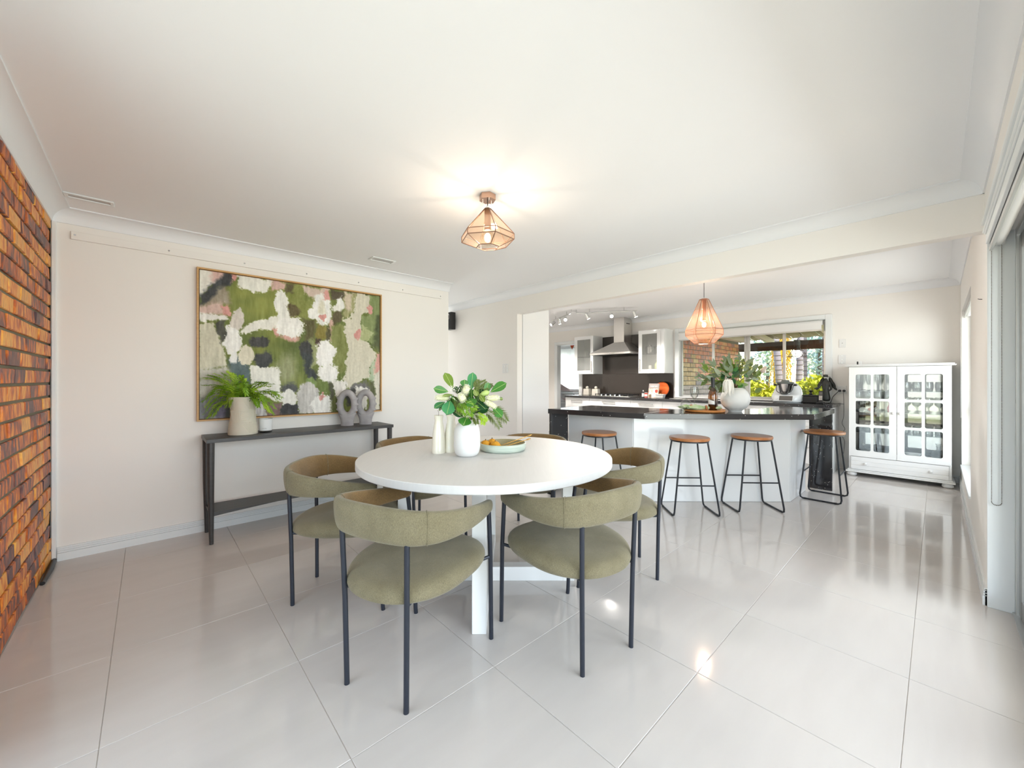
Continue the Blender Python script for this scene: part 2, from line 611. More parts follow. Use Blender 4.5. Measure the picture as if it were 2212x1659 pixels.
wall('wall_left_upper', (XB - 0.14, XB, YR - 0.12, 2.0, 2.08, ZC), (XB - 0.14, XB, -0.30, -0.10, -0.1, 2.08))
wall('wall_back', (XB, 2.665, YP, YP + 0.12, -0.1, ZC))
wall('wall_hall_left', (2.545, 2.665, YP + 0.12, 7.2, -0.1, ZC))
wall('wall_hall_end', (2.545, 3.6, 7.2, 7.3, -0.1, 0.4), (2.545, 3.6, 7.2, 7.3, 2.2, ZC))
wall('wall_middle', (XBEAM, XBEAM + 0.09, 3.69, 7.3, -0.1, ZK + 0.02), (XBEAM, XBEAM + 0.09, YR, 3.69, 2.07, ZK + 0.02))
wall('wall_rear', (XREAR, 7.12, YR - 0.12, 1.045, -0.1, ZK), (XREAR, 7.12, 1.045, 3.18, -0.1, 0.915), (XREAR, 7.12, 1.045, 3.18, 2.09, ZK),
     (XREAR, 7.12, 3.18, 5.376, -0.1, ZK), (XREAR, 7.12, 5.376, 6.035, 2.02, ZK), (XREAR, 7.12, 6.035, 6.5, -0.1, ZK))
wall('wall_right', (3.31, 4.89, YR - 0.12, YR, -0.1, ZK), (4.89, 6.66, YR - 0.12, YR, -0.1, 0.265), (4.89, 6.66, YR - 0.12, YR, 1.98, ZK),
     (6.66, XREAR, YR - 0.12, YR, -0.1, ZK), (-0.62, 3.31, YR - 0.12, YR, 2.0, ZK), (-0.62, -0.34, YR - 0.12, YR, -0.1, 2.0))
wall('wall_kitchen_left', (3.59, 7.12, 6.40, 6.5, -0.1, ZK))
struct(MB().box(XB - 0.14, XBEAM, YR - 0.12, 7.3, ZC, ZC + 0.12).build('ceiling', M['ceiling_paint']))
struct(MB().box(XBEAM, 7.12, YR - 0.12, 6.5, ZK, ZK + 0.12).build('ceiling_kitchen', M['ceiling_paint']))

# cove cornices
def cornice(name, p0, p1, nrm, zc, size=0.09, ext0=0.0, ext1=0.0):
    p0, p1, nrm = Vector((*p0, 0)), Vector((*p1, 0)), Vector((*nrm, 0))
    d = (p1 - p0).normalized()
    p0, p1 = p0 - d * ext0, p1 + d * ext1
    prof = [(0, -size), (0.006, -size)]
    r = size - 0.008
    for k in range(9):
        a = PI / 2 * k / 8
        prof.append((size - r * math.cos(a) , -size + r * math.sin(a)))
    prof += [(size + 0.004, -0.008), (size + 0.004, 0), (0, 0)]
    n = len(prof)
    vs = [p + nrm * a + ZV * (zc + b) for p in (p0, p1) for a, b in prof]
    fs = [tuple(range(n)), tuple(range(n, 2 * n))] + [(k, (k + 1) % n, n + (k + 1) % n, n + k) for k in range(n)]
    return struct(MB().add(vs, fs).build(name, M['cornice_paint'], smooth=35))
cornice('trim_1', (XB, YP), (2.665, YP), (0, -1), ZC, ext1=0.012)
cornice('trim_2', (XB, YR), (XB, YP), (1, 0), ZC)
cornice('trim_3', (XBEAM, YR), (XBEAM, 7.2), (-1, 0), ZC)
cornice('trim_4', (XB, YR), (XBEAM, YR), (0, 1), ZC)
cornice('trim_5', (XREAR, YR), (XREAR, 6.4), (-1, 0), ZK)
cornice('trim_6', (3.59, YR), (XREAR, YR), (0, 1), ZK)
cornice('trim_7', (3.59, YR), (3.59, 6.4), (1, 0), ZK)
# corner bead between brick and plaster, skirtings
struct(MB().box(XB + 0.004, XB + 0.026, YP - 0.014, YP, 0, ZC - 0.09).build('trim_8', M['trim_paint'], bev=0.003))
def skirting(name, x0, x1, y0, y1, hh=0.092):
    mb = MB()
    ix = 1 if (x1 - x0) < (y1 - y0) else 0
    sgn = {'baseboard_back': (0, 1), 'baseboard_hall': (1, 0), 'baseboard_right': (0, -1), 'baseboard_kitchen': (1, 0)}[name]
    for k, (za, zb, inset) in enumerate(((0, 0.052, 0), (0.055, 0.066, 0.003), (0.069, 0.080, 0.003), (0.083, hh, 0.006))):
        a = [x0, x1, y0, y1]
        if sgn[0] > 0: a[0] += inset
        if sgn[0] < 0: a[1] -= inset
        if sgn[1] > 0: a[2] += inset
        if sgn[1] < 0: a[3] -= inset
        mb.box(*a, za, zb)
    b = [x0, x1, y0, y1]
    if sgn[0] > 0: b[0] += 0.009
    if sgn[1] > 0: b[2] += 0.009
    if sgn[1] < 0: b[3] -= 0.009
    mb.box(*b, 0, hh - 0.004)
    return struct(mb.build(name, M['trim_paint']))
skirting('baseboard_back', XB + 0.03, 2.665, YP - 0.016, YP)
skirting('baseboard_hall', XBEAM - 0.016, XBEAM, 3.69, 7.2)
skirting('baseboard_right', 3.32, XREAR, YR, YR + 0.016)
skirting('baseboard_kitchen', XREAR - 0.014, XREAR, YR, 0.70, 0.088)

# floor: grout bed and polished tiles
fl = struct(MB().box(-0.62, 7.12, -0.32, 7.3, -0.12, -0.0022).build('floor', M['grout']))
T = 0.6
tile_me = MB()
g = T / 2 - 0.0011
tile_me.add([(-g, -g, -0.012), (g, -g, -0.012), (g, g, -0.012), (-g, g, -0.012), (-g, -g, -0.0012), (g, -g, -0.0012), (g, g, -0.0012), (-g, g, -0.0012)]
            + [(sx * (g - 0.0012), sy * (g - 0.0012), 0) for sx, sy in ((-1, -1), (1, -1), (1, 1), (-1, 1))],
            [(0, 1, 5, 4), (1, 2, 6, 5), (2, 3, 7, 6), (3, 0, 4, 7), (4, 5, 9, 8), (5, 6, 10, 9), (6, 7, 11, 10), (7, 4, 8, 11), (8, 9, 10, 11)])
tile_me = tile_me.mesh('tile')
for i in range(-3, 13):
    for j in range(-2, 13):
        x0, x1 = 0.479 + T * i, 0.479 + T * (i + 1)
        y0, y1 = 0.080 + T * j, 0.080 + T * (j + 1)
        lo_y, hi_y = -0.30, (7.2 if x0 < 3.5 else 6.4)
        x0, x1, y0, y1 = max(x0, XB), min(x1, 7.1), max(y0, lo_y), min(y1, hi_y)
        if x1 - x0 < 0.02 or y1 - y0 < 0.02 or (x1 <= 2.56 and y0 > 4.1):
            continue
        o = link('tile', tile_me, M['tile'], fl)
        o.location = ((x0 + x1) / 2, (y0 + y1) / 2, 0)
        o.scale = ((x1 - x0) / T, (y1 - y0) / T, 1)
        o.rotation_euler = (random.gauss(0, 0.0005), random.gauss(0, 0.0005), 0)

# sliding glass door along the right wall
d1 = sempty('door_1')
mb = MB().box(3.272, 3.3055, -0.345, -0.272, 0.0, 1.999).box(-0.34, 3.2719, -0.345, -0.272, 1.965, 1.999)
mb.build('frame', M['aluminium'], d1, bev=0.002)
MB().box(-0.34, 3.30, -0.345, -0.262, 0.0, 0.012).build('track', M['aluminium'], d1)
def sash(parent, x0, x1, y, m):
    mb = MB()
    mb.box(x1 - 0.062, x1, y - 0.02, y + 0.018, 0.02, 1.955).box(x0, x0 + 0.062, y - 0.02, y + 0.018, 0.02, 1.955)
    mb.box(x0 + 0.062, x1 - 0.062, y - 0.018, y + 0.016, 0.02, 0.11).box(x0 + 0.062, x1 - 0.062, y - 0.018, y + 0.016, 1.885, 1.955)
    mb.build('sash', m, parent, bev=0.002)
    MB().box(x0 + 0.06, x1 - 0.06, y - 0.004, y + 0.002, 0.10, 1.89).build('pane', M['pane'], parent)
sash(d1, 2.10, 3.262, -0.300, M['grey_frame'])
sash(d1, 0.88, 2.12, -0.325, M['grey_frame'])
sash(d1, -0.33, 0.90, -0.300, M['grey_frame'])
struct(MB().box(3.306, 3.3125, -0.272, YR + 0.001, 0.0, 2.0).build('trim_9', M['trim_paint'], bev=0.002))
# moulded architrave over the door
mb = MB().box(-0.30, 3.30, YR, YR + 0.012, 1.998, 2.066).box(-0.30, 3.30, YR, YR + 0.022, 2.046, 2.066).box(-0.30, 3.30, YR, YR + 0.018, 2.004, 2.020)
struct(mb.build('trim_10', M['trim_paint'], bev=0.004))
# glass door in the brick wall's open end (behind the camera)
d2 = sempty('door_2')
MB().box(-0.60, -0.54, -0.10, -0.04, 0, 2.08).box(-0.60, -0.54, 1.94, 2.0, 0, 2.08).box(-0.60, -0.54, -0.04, 1.94, 2.02, 2.08).box(-0.60, -0.54, 0.92, 0.98, 0, 2.02).build('frame', M['grey_frame'], d2, bev=0.002)
for a, b in ((-0.04, 0.92), (0.98, 1.94)):
    MB().box(-0.575, -0.569, a, b, 0.01, 2.02).build('pane', M['pane'], d2)

# kitchen window in the rear wall
w1 = sempty('window_1')
mb = MB()
mb.box(6.978, XREAR, 1.00, 1.075, 0.9, 2.135).box(6.978, XREAR, 3.15, 3.225, 0.9, 2.135).box(6.978, XREAR, 1.0751, 3.1499, 2.075, 2.135)
mb.box(6.99, 7.10, 1.0455, 1.072, 0.919, 2.089).box(6.99, 7.10, 3.153, 3.1795, 0.919, 2.089).box(6.99, 7.10, 1.0721, 3.1529, 2.065, 2.089)
mb.build('architrave', M['trim_paint'], w1, bev=0.003)
MB().box(6.90, 7.10, 1.05, 3.175, 0.900, 0.918).build('sill', M['white_satin'], w1, bev=0.003)
mb = MB()
for y, w in ((1.085, 0.022), (1.58, 0.020), (2.06, 0.020), (2.105, 0.020), (2.60, 0.018), (3.14, 0.022)):
    mb.box(7.062, 7.098, y - w / 2 - 0.008, y + w / 2 + 0.008, 0.925, 2.065)
mb.box(7.0635, 7.0965, 1.073, 3.152, 0.9185, 0.95).box(7.0635, 7.0965, 1.073, 3.152, 2.04, 2.064)
mb.build('frame', M['aluminium'], w1, bev=0.002)
for a, b in ((1.10, 1.565), (1.595, 2.045), (2.12, 2.585), (2.615, 3.125)):
    MB().box(7.078, 7.082, a, b, 0.945, 2.045).build('pane', M['pane'], w1)

# tall window in the kitchen's right wall
w2 = sempty('window_2')
MB().box(4.89, 6.66, -0.285, YR + 0.012, 0.25, 0.272).build('sill', M['trim_paint'], w2, bev=0.003)
MB().box(4.89, 4.93, -0.295, -0.255, 0.27, 1.98).box(6.62, 6.66, -0.295, -0.255, 0.27, 1.98).box(4.93, 6.62, -0.295, -0.255, 0.27, 0.31).box(4.93, 6.62, -0.295, -0.255, 1.94, 1.98).box(4.93, 6.62, -0.295, -0.255, 0.86, 0.90).build('frame', M['trim_paint'], w2, bev=0.002)
for a, b in ((0.31, 0.86), (0.90, 1.94)):
    MB().box(4.93, 6.62, -0.277, -0.273, a, b).build('pane', M['pane'], w2)
# doorway to the sunroom
mb = MB().box(6.985, XREAR - .0005, 6.036, 6.10, 0, 2.09).box(6.985, XREAR - .0005, 5.312, 5.375, 0, 2.09).box(6.985, XREAR - .0005, 5.3751, 6.0359, 2.0205, 2.09)
mb.box(6.99, 7.119, 6.018, 6.0345, 0, 2.0195).box(6.99, 7.119, 5.3765, 5.392, 0, 2.0195).box(6.99, 7.119, 5.3921, 6.0179, 2.004, 2.0195)
struct(mb.build('trim_11', M['trim_paint'], bev=0.003))

# sunroom behind the doorway
wall('wall_sunroom', (7.12, 10.2, 9.3, 9.4, -0.1, 2.4), (10.1, 10.2, 3.32, 9.3, -0.1, 0.75), (10.1, 10.2, 3.32, 9.3, 2.15, 2.4), (10.1, 10.2, 3.32, 6.9, 0.75, 2.15), (7.12, 7.20, 6.5, 9.3, -0.1, 2.4))
struct(MB().box(7.12, 10.2, 3.32, 9.4, 2.4, 2.5).build('ceiling_sunroom', M['ceiling_paint']))
struct(MB().box(7.12, 10.2, 3.32, 9.4, -0.12, 0).build('floor_sunroom', M['tile']))
w3 = sempty('window_3')
MB().box(10.12, 10.17, 6.9, 6.96, 0.8101, 2.0899).box(10.12, 10.17, 8.07, 8.13, 0.8101, 2.0899).box(10.12, 10.17, 9.24, 9.3, 0.8101, 2.0899).box(10.12, 10.17, 6.9, 9.3, 0.75, 0.81).box(10.12, 10.17, 6.9, 9.3, 2.09, 2.15).build('frame', M['trim_paint'], w3)
for a, b in ((6.96, 8.07), (8.13, 9.24)):
    MB().box(10.14, 10.146, a, b, 0.81, 2.09).build('pane', M['pane'], w3)

# outdoors: brick side wall, veranda, ground
wo = struct(MB().box(7.12, 10.30, 3.215, 3.32, -0.1, 2.12).build('wall_outside', M['mortar']))
brick_material('pale_brick', [(0.22, (140, 128, 138)), (0.4, (176, 158, 160)), (0.56, (204, 184, 178)), (0.8, (188, 170, 160))], (1.6, 1, 0.8))
brick_material('tan_brick', [(0.22, (140, 120, 90)), (0.4, (196, 160, 104)), (0.56, (222, 190, 130)), (0.8, (200, 160, 110))], (1.6, 1, 0.8))
def outside_pick(a, z, shapes):
    z += random.uniform(-.12, .12)
    k = 1 if z < 1.12 else (2 if a < 0.75 and z < 1.6 else 0)
    return shapes[k]
brick_wall(wo, [M['outside_brick'], M['pale_brick'], M['tan_brick']], (7.125, 3.205, 0), (1, 0, 0), (0, -1, 0), 3.17, 0.60, 17, pick=outside_pick, depth=0.02, proud=0.002, gap=0.012)
struct(MB().box(7.1, 11.2, -0.9, 3.2, -0.14, -0.04).build('ground_patio', M['patio']))
struct(MB().box(-30, 45, -40, 40, -0.30, -0.16).build('ground', M['lawn']))

# unseen eaves, added to keep the sun from entering the glass doors
struct(MB().box(-3.0, 7.12, -2.3, YR - 0.125, 2.44, 2.56).build('roof_sun_block', M['ceiling_paint']))
struct(MB().box(-2.4, XB - 0.145, -2.3, 4.3, 2.44, 2.56).build('roof_sun_block_side', M['ceiling_paint']))
struct(MB().box(-3.0, 7.12, -3.2, YR - 0.13, -0.14, -0.05).box(-3.2, XB - 0.15, YR - 0.13, 4.5, -0.14, -0.05).build('ground_terrace', M['patio']))

mat('bead_metal', (112, 106, 98), 0.4, metal=0.5)
# ------------------------------------------------------------------ round dining table
TX, TY, TZ, TR_ = 1.525, 1.883, 0.768, 0.75
tb = thing('dining_table', 'large round white dining table on crossed floor beams with four square legs', 'table', (TX, TY, 0), YAW)
MB().lathe([(TR_ - 0.004, TZ - 0.040), (TR_, TZ - 0.036), (TR_, TZ - 0.003), (TR_ - 0.003, TZ)], 96).build('tabletop', M['white_table'], tb, smooth=30)
for k in range(4):
    a = PI / 2 * k
    c, s_ = math.cos(a), math.sin(a)
    ax = (Vector((c, s_, 0)), Vector((-s_, c, 0)), ZV)
    MB().obox((0.50 * c, 0.50 * s_, (TZ - 0.04) / 2), ax, (0.035, 0.035, (TZ - 0.04) / 2)).build('leg', M['white_satin'], tb, bev=0.003)
for ax in (0, 1):
    if ax == 0:
        MB().box(-0.466, 0.466, -0.034, 0.034, 0.0, 0.085).build('base_beam', M['white_satin'], tb, bev=0.003)
        MB().box(-0.466, 0.466, -0.030, 0.030, TZ - 0.09, TZ - 0.041).build('apron_beam', M['white_satin'], tb, bev=0.003)
    else:
        for q in (-1, 1):
            MB().box(-0.034, 0.034, *sorted((q * 0.036, q * 0.466)), 0.0, 0.085).build('base_beam', M['white_satin'], tb, bev=0.003)
            MB().box(-0.030, 0.030, *sorted((q * 0.032, q * 0.466)), TZ - 0.09, TZ - 0.041).build('apron_beam', M['white_satin'], tb, bev=0.003)

# ------------------------------------------------------------------ dining chairs
def fabric(name, rgb, rgb2):
    m = mat(name, rgb, 0.9, sheen=0.28, noise=(12, 0.7, rgb2, (1, 1, 1)))
    nt = m.node_tree
    b = nt.nodes['Principled BSDF']
    b.inputs['Sheen Tint'].default_value = (0.82, 0.82, 0.74, 1)
    tc = nt.nodes.new('ShaderNodeTexCoord')
    wv = nt.nodes.new('ShaderNodeTexNoise')
    wv.inputs['Scale'].default_value = 520
    wv.inputs['Detail'].default_value = 2
    mp = nt.nodes.new('ShaderNodeMapping')
    mp.inputs['Scale'].default_value = (1, 1, 0.35)
    nt.links.new(tc.outputs['Object'], mp.inputs['Vector'])
    nt.links.new(mp.outputs[0], wv.inputs['Vector'])
    bp = nt.nodes.new('ShaderNodeBump')
    bp.inputs['Strength'].default_value = 0.7
    bp.inputs['Distance'].default_value = 0.002
    nt.links.new(wv.outputs['Fac'], bp.inputs['Height'])
    nt.links.new(bp.outputs['Normal'], b.inputs['Normal'])
    # weave: lighter and darker threads
    old = b.inputs['Base Color'].links[0].from_socket
    mx = nt.nodes.new('ShaderNodeMix')
    mx.data_type = 'RGBA'
    mx.blend_type = 'OVERLAY'
    mx.inputs['Factor'].default_value = 0.7
    nt.links.new(old, mx.inputs['A'])
    nt.links.new(wv.outputs['Fac'], mx.inputs['B'])
    nt.links.new(mx.outputs['Result'], b.inputs['Base Color'])
    return m
fabric('chair_fabric', (124, 116, 92), (102, 93, 68))
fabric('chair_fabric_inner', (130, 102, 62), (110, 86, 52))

def catmull(pts, n):
    P = [Vector(p) for p in pts]
    P = [P[0] * 2 - P[1]] + P + [P[-1] * 2 - P[-2]]
    out = []
    for i in range(1, len(P) - 2):
        for k in range(n):
            t = k / n
            p0, p1, p2, p3 = P[i - 1:i + 3]
            out.append(0.5 * ((2 * p1) + (p2 - p0) * t + (2 * p0 - 5 * p1 + 4 * p2 - p3) * t * t + (3 * p1 - p0 - 3 * p2 + p3) * t ** 3))
    out.append(P[-2])
    return out

def make_chair(label):
    t = thing('dining_chair', label, 'chair', group='olive dining chairs around the round table')
    # seat cushion
    mb = MB()
    rings = [(0.376, 0.62), (0.378, 0.80), (0.388, 0.93), (0.412, 1.005), (0.440, 1.01), (0.462, 0.965), (0.476, 0.86), (0.484, 0.66), (0.487, 0.36)]
    n = 48
    for z, sc in rings:
        for k in range(n):
            a = 2 * PI * k / n
            ca, sa = math.cos(a), math.sin(a)
            e = 2 / (3.2 if ca > 0 else 2.3)
            x = 0.28 * math.copysign(abs(ca) ** e, ca)
            y = (0.262 if ca > 0 else 0.262 - 0.02 * ca * ca) * math.copysign(abs(sa) ** e, sa)
            low = 0.022 * max(0, -ca) if z > 0.40 else 0.0
            mb.v.append((0.235 + x * sc, y * sc, z - low))
    for i in range(len(rings) - 1):
        for k in range(n):
            k2 = (k + 1) % n
            mb.f.append((i * n + k, i * n + k2, (i + 1) * n + k2, (i + 1) * n + k))
    mb.f += [tuple(reversed(range(n))), tuple((len(rings) - 1) * n + k for k in range(n))]
    mb.build('seat', M['chair_fabric'], t, smooth=60, sub=1)
    # wrap-around backrest
    half = [(-0.034, 0.0), (-0.030, 0.09), (-0.006, 0.182), (0.060, 0.248), (0.17, 0.276), (0.30, 0.272), (0.41, 0.253), (0.472, 0.236)]
    pts = [(x, -y, 0) for x, y in reversed(half[1:])] + [(x, y, 0) for x, y in half]
    path = catmull(pts, 5)
    N = len(path)
    ns = 14
    vs, fs, inner = [], [], []
    for i, p in enumerate(path):
        a, b = path[max(i - 1, 0)], path[min(i + 1, N - 1)]
        tg = (b - a).normalized()
        nr = Vector((-tg.y, tg.x, 0))          # outward
        u = min(1.0, max(0.0, (p.x + 0.05) / 0.54))
        top = 0.760 - 0.094 * u ** 0.9
        bot = 0.613 + 0.004 * u ** 2
        if u > 0.25:
            bot += 0.0
        th = 0.050 - 0.014 * u
        end = min(i, N - 1 - i)
        f = (0.55, 0.85, 1.0)[end] if end < 3 else 1.0
        zc, hh = (top + bot) / 2, (top - bot) / 2 * f
        for k in range(ns):
            an = 2 * PI * k / ns
            cy, cz = math.cos(an), math.sin(an)
            yy = math.copysign(abs(cy) ** 0.6, cy) * th / 2 * f
            zz = math.copysign(abs(cz) ** 0.75, cz) * hh
            lean = 0.10 * zz * (1 - u)
            vs.append(p + nr * (yy + lean) + ZV * (zc + zz))
    o = len(vs)
    for i in range(N - 1):
        for k in range(ns):
            k2 = (k + 1) % ns
            fs.append((i * ns + k, i * ns + k2, (i + 1) * ns + k2, (i + 1) * ns + k))
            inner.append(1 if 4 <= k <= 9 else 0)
    fs += [tuple(reversed(range(ns))), tuple((N - 1) * ns + k for k in range(ns))]
    inner += [0, 0]
    mb = MB().add(vs, fs)
    me = mb.mesh('backrest', 60)
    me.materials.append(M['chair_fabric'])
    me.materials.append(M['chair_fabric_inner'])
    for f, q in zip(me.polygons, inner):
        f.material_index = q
    ob = link('backrest', me, [], t, sub=1)
    for i0 in (int(N * 0.31), N - 1 - int(N * 0.31)):
        loop = [vs[i0 * ns + k] for k in range(ns)]
        cen = sum((Vector(v) for v in loop), Vector()) / ns
        MB().tube([cen + (Vector(v) - cen) * 1.008 for v in loop], 0.0014, 5, closed=True).build('seam', M['chair_fabric'], ob)
    # legs and frame
    for q in (-1, 1):
        MB().tube([(0.0, q * 0.154, 0.0), (0.0, q * 0.154, 0.012), (-0.004, q * 0.160, 0.35), (-0.012, q * 0.168, 0.628)], 0.0105, 12).build('leg', M['leg_metal'], t, smooth=40)
        MB().tube([(0.500, q * 0.226, 0.0), (0.498, q * 0.227, 0.02), (0.482, q * 0.232, 0.40), (0.452, q * 0.240, 0.628)], 0.0105, 12).build('leg', M['leg_metal'], t, smooth=40)
        MB().tube(catmull([(-0.004, q * 0.160, 0.392), (0.02, q * 0.150, 0.388), (0.06, q * 0.135, 0.381)], 3), 0.008, 8).build('seat_bracket', M['leg_metal'], t, smooth=40)
        MB().tube(catmull([(0.482, q * 0.232, 0.396), (0.46, q * 0.215, 0.392), (0.42, q * 0.19, 0.384)], 3), 0.008, 8).build('seat_bracket', M['leg_metal'], t, smooth=40)
    return t
CH = [((0.639, 1.465), (0.936, 0.351), 'olive chair closest to the camera, its back beside the brick wall side of the table'),
      ((1.4655, 0.9725), (0.139, 0.990), 'olive chair in front of the table between camera and bar stools, back to the camera'),
      ((0.669, 2.4875), (0.776, -0.63), 'olive chair standing before the console table, seen side-on'),
      ((2.38, 1.2775), (-0.755, 0.656), 'olive chair before the island, tucked behind the chair with its back to the camera'),
      ((1.50, 2.91), (0.10, -0.995), 'olive chair behind the table on the painting side, mostly hidden by the tabletop'),
      ((2.43, 2.33), (-0.86, -0.51), 'olive chair behind the table nearest the tall white pantry, only its top rim showing')]
ch0 = make_chair(CH[0][2])
for i, (p, d, lb) in enumerate(CH):
    rz = math.atan2(d[1], d[0])
    if i == 0:
        ch0.location, ch0.rotation_euler = (*p, 0), (0, 0, rz)
    else:
        dup(ch0, (*p, 0), rz, lb)

# ------------------------------------------------------------------ bar stools
def make_stool(label):
    t = thing('bar_stool', label, 'stool', group='bar stools along the kitchen island')
    MB().lathe([(0.166, 0.664), (0.173, 0.668), (0.174, 0.684), (0.170, 0.691), (0.150, 0.6915)], 40).build('seat', M['stool_wood'], t, smooth=30)
    MB().lathe([(0.150, 0.652), (0.166, 0.653), (0.166, 0.6635), (0.150, 0.6635)], 36).build('seat_ring', M['black_metal'], t, smooth=40)
    r = 0.0078
    for q in (-1, 1):
        MB().tube([(-0.112, q * 0.118, 0.653), (-0.166, q * 0.196, 0.045), (-0.160, q * 0.199, 0.018), (-0.140, q * 0.200, 0.0085), (0.140, q * 0.200, 0.0085), (0.160, q * 0.199, 0.018), (0.166, q * 0.196, 0.045), (0.112, q * 0.118, 0.653)], r, 10).build('leg_loop', M['black_metal'], t, smooth=50)
        MB().tube([(q * 0.1455, -0.1655, 0.275), (q * 0.1455, 0.1655, 0.275)], 0.0065, 8).build('footrest', M['black_metal'], t, smooth=50)
        for e in (-0.12, 0.12):
            MB().tube([(e - 0.012, q * 0.200, 0.0085), (e + 0.012, q * 0.200, 0.0085)], 0.0096, 8).build('floor_glide', M['black_plastic'], t, smooth=50)
    return t
st = make_stool('wood-topped black bar stool by the speckled end panel beside the tall pantry')
st.location, st.rotation_euler = (3.355, 2.33, 0), (0, 0, 0)
dup(st, (3.679, 1.563, 0), R(45), 'wood-topped black bar stool at the front of the island, just behind the dining chairs')
dup(st, (4.215, 1.204, 0), R(45), 'wood-topped black bar stool at the front of the island, next to its end corner')
dup(st, (5.13, 0.80, 0), R(90), 'wood-topped black bar stool standing round the end of the island by the glass cabinet')

# ------------------------------------------------------------------ kitchen island
isl = thing('kitchen_island', 'angled kitchen island with glossy white panels and black speckled end panels', 'island')
cab = [(3.52, 2.855), (3.568, 2.072), (4.70, 1.007), (5.30, 0.995), (5.30, 1.27), (4.93, 1.30), (4.16, 1.92), (4.03, 2.855)]
MB().prism(cab[:], 0.0, 0.8475).build('body', M['white_satin'], isl)
def vpanel(name, a, b, z0, z1, m, parent, off=0.004, th=0.008, bev=0.002):
    a, b = Vector((*a, 0)), Vector((*b, 0))
    d = (b - a).normalized()
    nrm = Vector((d.y, -d.x, 0))
    c = (a + b) / 2 + nrm * -off
    return MB().obox((c.x, c.y, (z0 + z1) / 2), (d, nrm, ZV), ((b - a).length / 2 - 0.001, th / 2, (z1 - z0) / 2)).build(name, m, parent, bev=bev)
for a, b in ((cab[1], cab[0]), (cab[2], cab[1]), (cab[3], cab[2])):
    vpanel('panel', a, b, 0.002, 0.846, M['white_gloss'], isl)
MB().box(3.235, 3.515, 2.862, 2.90, 0.0, 0.8475).build('end_panel', M['black_stone'], isl, bev=0.002, label='black speckled stone end panel')
MB().box(5.49, 5.53, 0.785, 0.99, 0.0, 0.8475).build('end_panel', M['black_stone'], isl, bev=0.002, label='black speckled stone end panel')
wt = thing('island_worktop', 'black speckled stone worktop with an angled front edge on the island', 'worktop')
MB().prism([(3.22, 2.905), (3.424, 1.875), (4.20, 1.94), (4.05, 2.93)], 0.848, 0.90).build('slab', M['black_stone'], wt, bev=0.003)
MB().prism([(3.4265, 1.8735), (4.51, 0.772), (5.545, 0.772), (5.545, 1.30), (4.95, 1.33), (4.201, 1.938)], 0.848, 0.90).build('slab', M['black_stone'], wt, bev=0.003)
MB().tube([(3.4255, 1.8742, 0.8985), (4.20, 1.939, 0.8985)], 0.0025, 6).build('joint', M['white_satin'], wt)

# ------------------------------------------------------------------ tall pantry beside the opening
pn = thing('pantry_cabinet', 'tall glossy white pantry cabinet filling the end of the wall opening', 'cabinet')
MB().box(3.595, 4.10, 3.70, 4.60, 0.0, 2.33).build('body', M['white_satin'], pn)
MB().box(3.598, 4.105, 3.686, 3.70, 0.0, 2.33).build('side_panel', M['white_gloss'], pn, bev=0.001)
for a, b in ((3.70, 4.148), (4.152, 4.60)):
    dr = MB().box(4.10, 4.118, a, b, 0.09, 2.32).build('door', M['white_gloss'], pn, bev=0.001)
    MB().box(4.118, 4.135, a + 0.39 if a < 4 else a + 0.04, a + 0.402 if a < 4 else a + 0.052, 0.95, 1.35).build('handle', M['chrome'], dr, bev=0.002)

# ------------------------------------------------------------------ rear kitchen run
units = [(4.69, 5.30), (3.785, 4.69), (3.183, 3.785), (2.40, 3.183), (1.65, 2.40), (0.93, 1.65)]
wh = ['at the doorway end of the back bench', 'below the gas cooktop', 'below the cookbook stand',
      'behind the wine bottle under the window', 'under the window behind the white bowl vase', 'under the food mixer by the power point']
for (a, b), w_ in zip(units, wh):
    u = thing('base_cabinet', 'white drawer-front base cabinet ' + w_, 'cabinet', group='base cabinets of the back bench')
    MB().box(6.44, 6.99, a + 0.001, b - 0.001, 0.10, 0.853).build('body', M['white_satin'], u)
    MB().box(6.50, 6.99, a + 0.001, b - 0.001, 0.0, 0.099).build('kick_board', M['white_satin'], u)
    for z0, z1 in ((0.66, 0.848), (0.38, 0.655), (0.105, 0.375)):
        d_ = MB().box(6.42, 6.439, a + 0.002, b - 0.002, z0, z1).build('drawer', M['white_gloss'], u, bev=0.0012)
        cy = (a + b) / 2
        MB().box(6.395, 6.405, cy - 0.14, cy + 0.14, z1 - 0.065, z1 - 0.053).box(6.403, 6.421, cy - 0.13, cy - 0.12, z1 - 0.065, z1 - 0.053).box(6.403, 6.421, cy + 0.12, cy + 0.13, z1 - 0.065, z1 - 0.053).build('handle', M['chrome'], d_)
rw = thing('back_worktop', 'long black speckled worktop along the window wall', 'worktop')
MB().box(6.385, 6.995, 0.91, 5.30, 0.8545, 0.895).build('slab', M['black_stone'], rw, bev=0.003)
spb = thing('splashback', 'dark speckled stone splashback behind the gas cooktop', 'splashback')
MB().box(6.982, 6.998, 3.255, 5.285, 0.8955, 1.335).build('lower_slab', M['splash_stone'], spb)
MB().box(6.982, 6.998, 3.775, 4.765, 1.336, 2.10).build('upper_slab', M['splash_stone'], spb)
snk = thing('kitchen_sink', 'stainless steel sink set into the back bench under the window', 'sink')
MB().box(6.50, 6.90, 2.50, 3.10, 0.8955, 0.900).build('rim', M['steel'], snk, bev=0.001)
MB().box(6.53, 6.87, 2.55, 2.95, 0.9002, 0.9008).build('bowl', M['black_plastic'], snk)

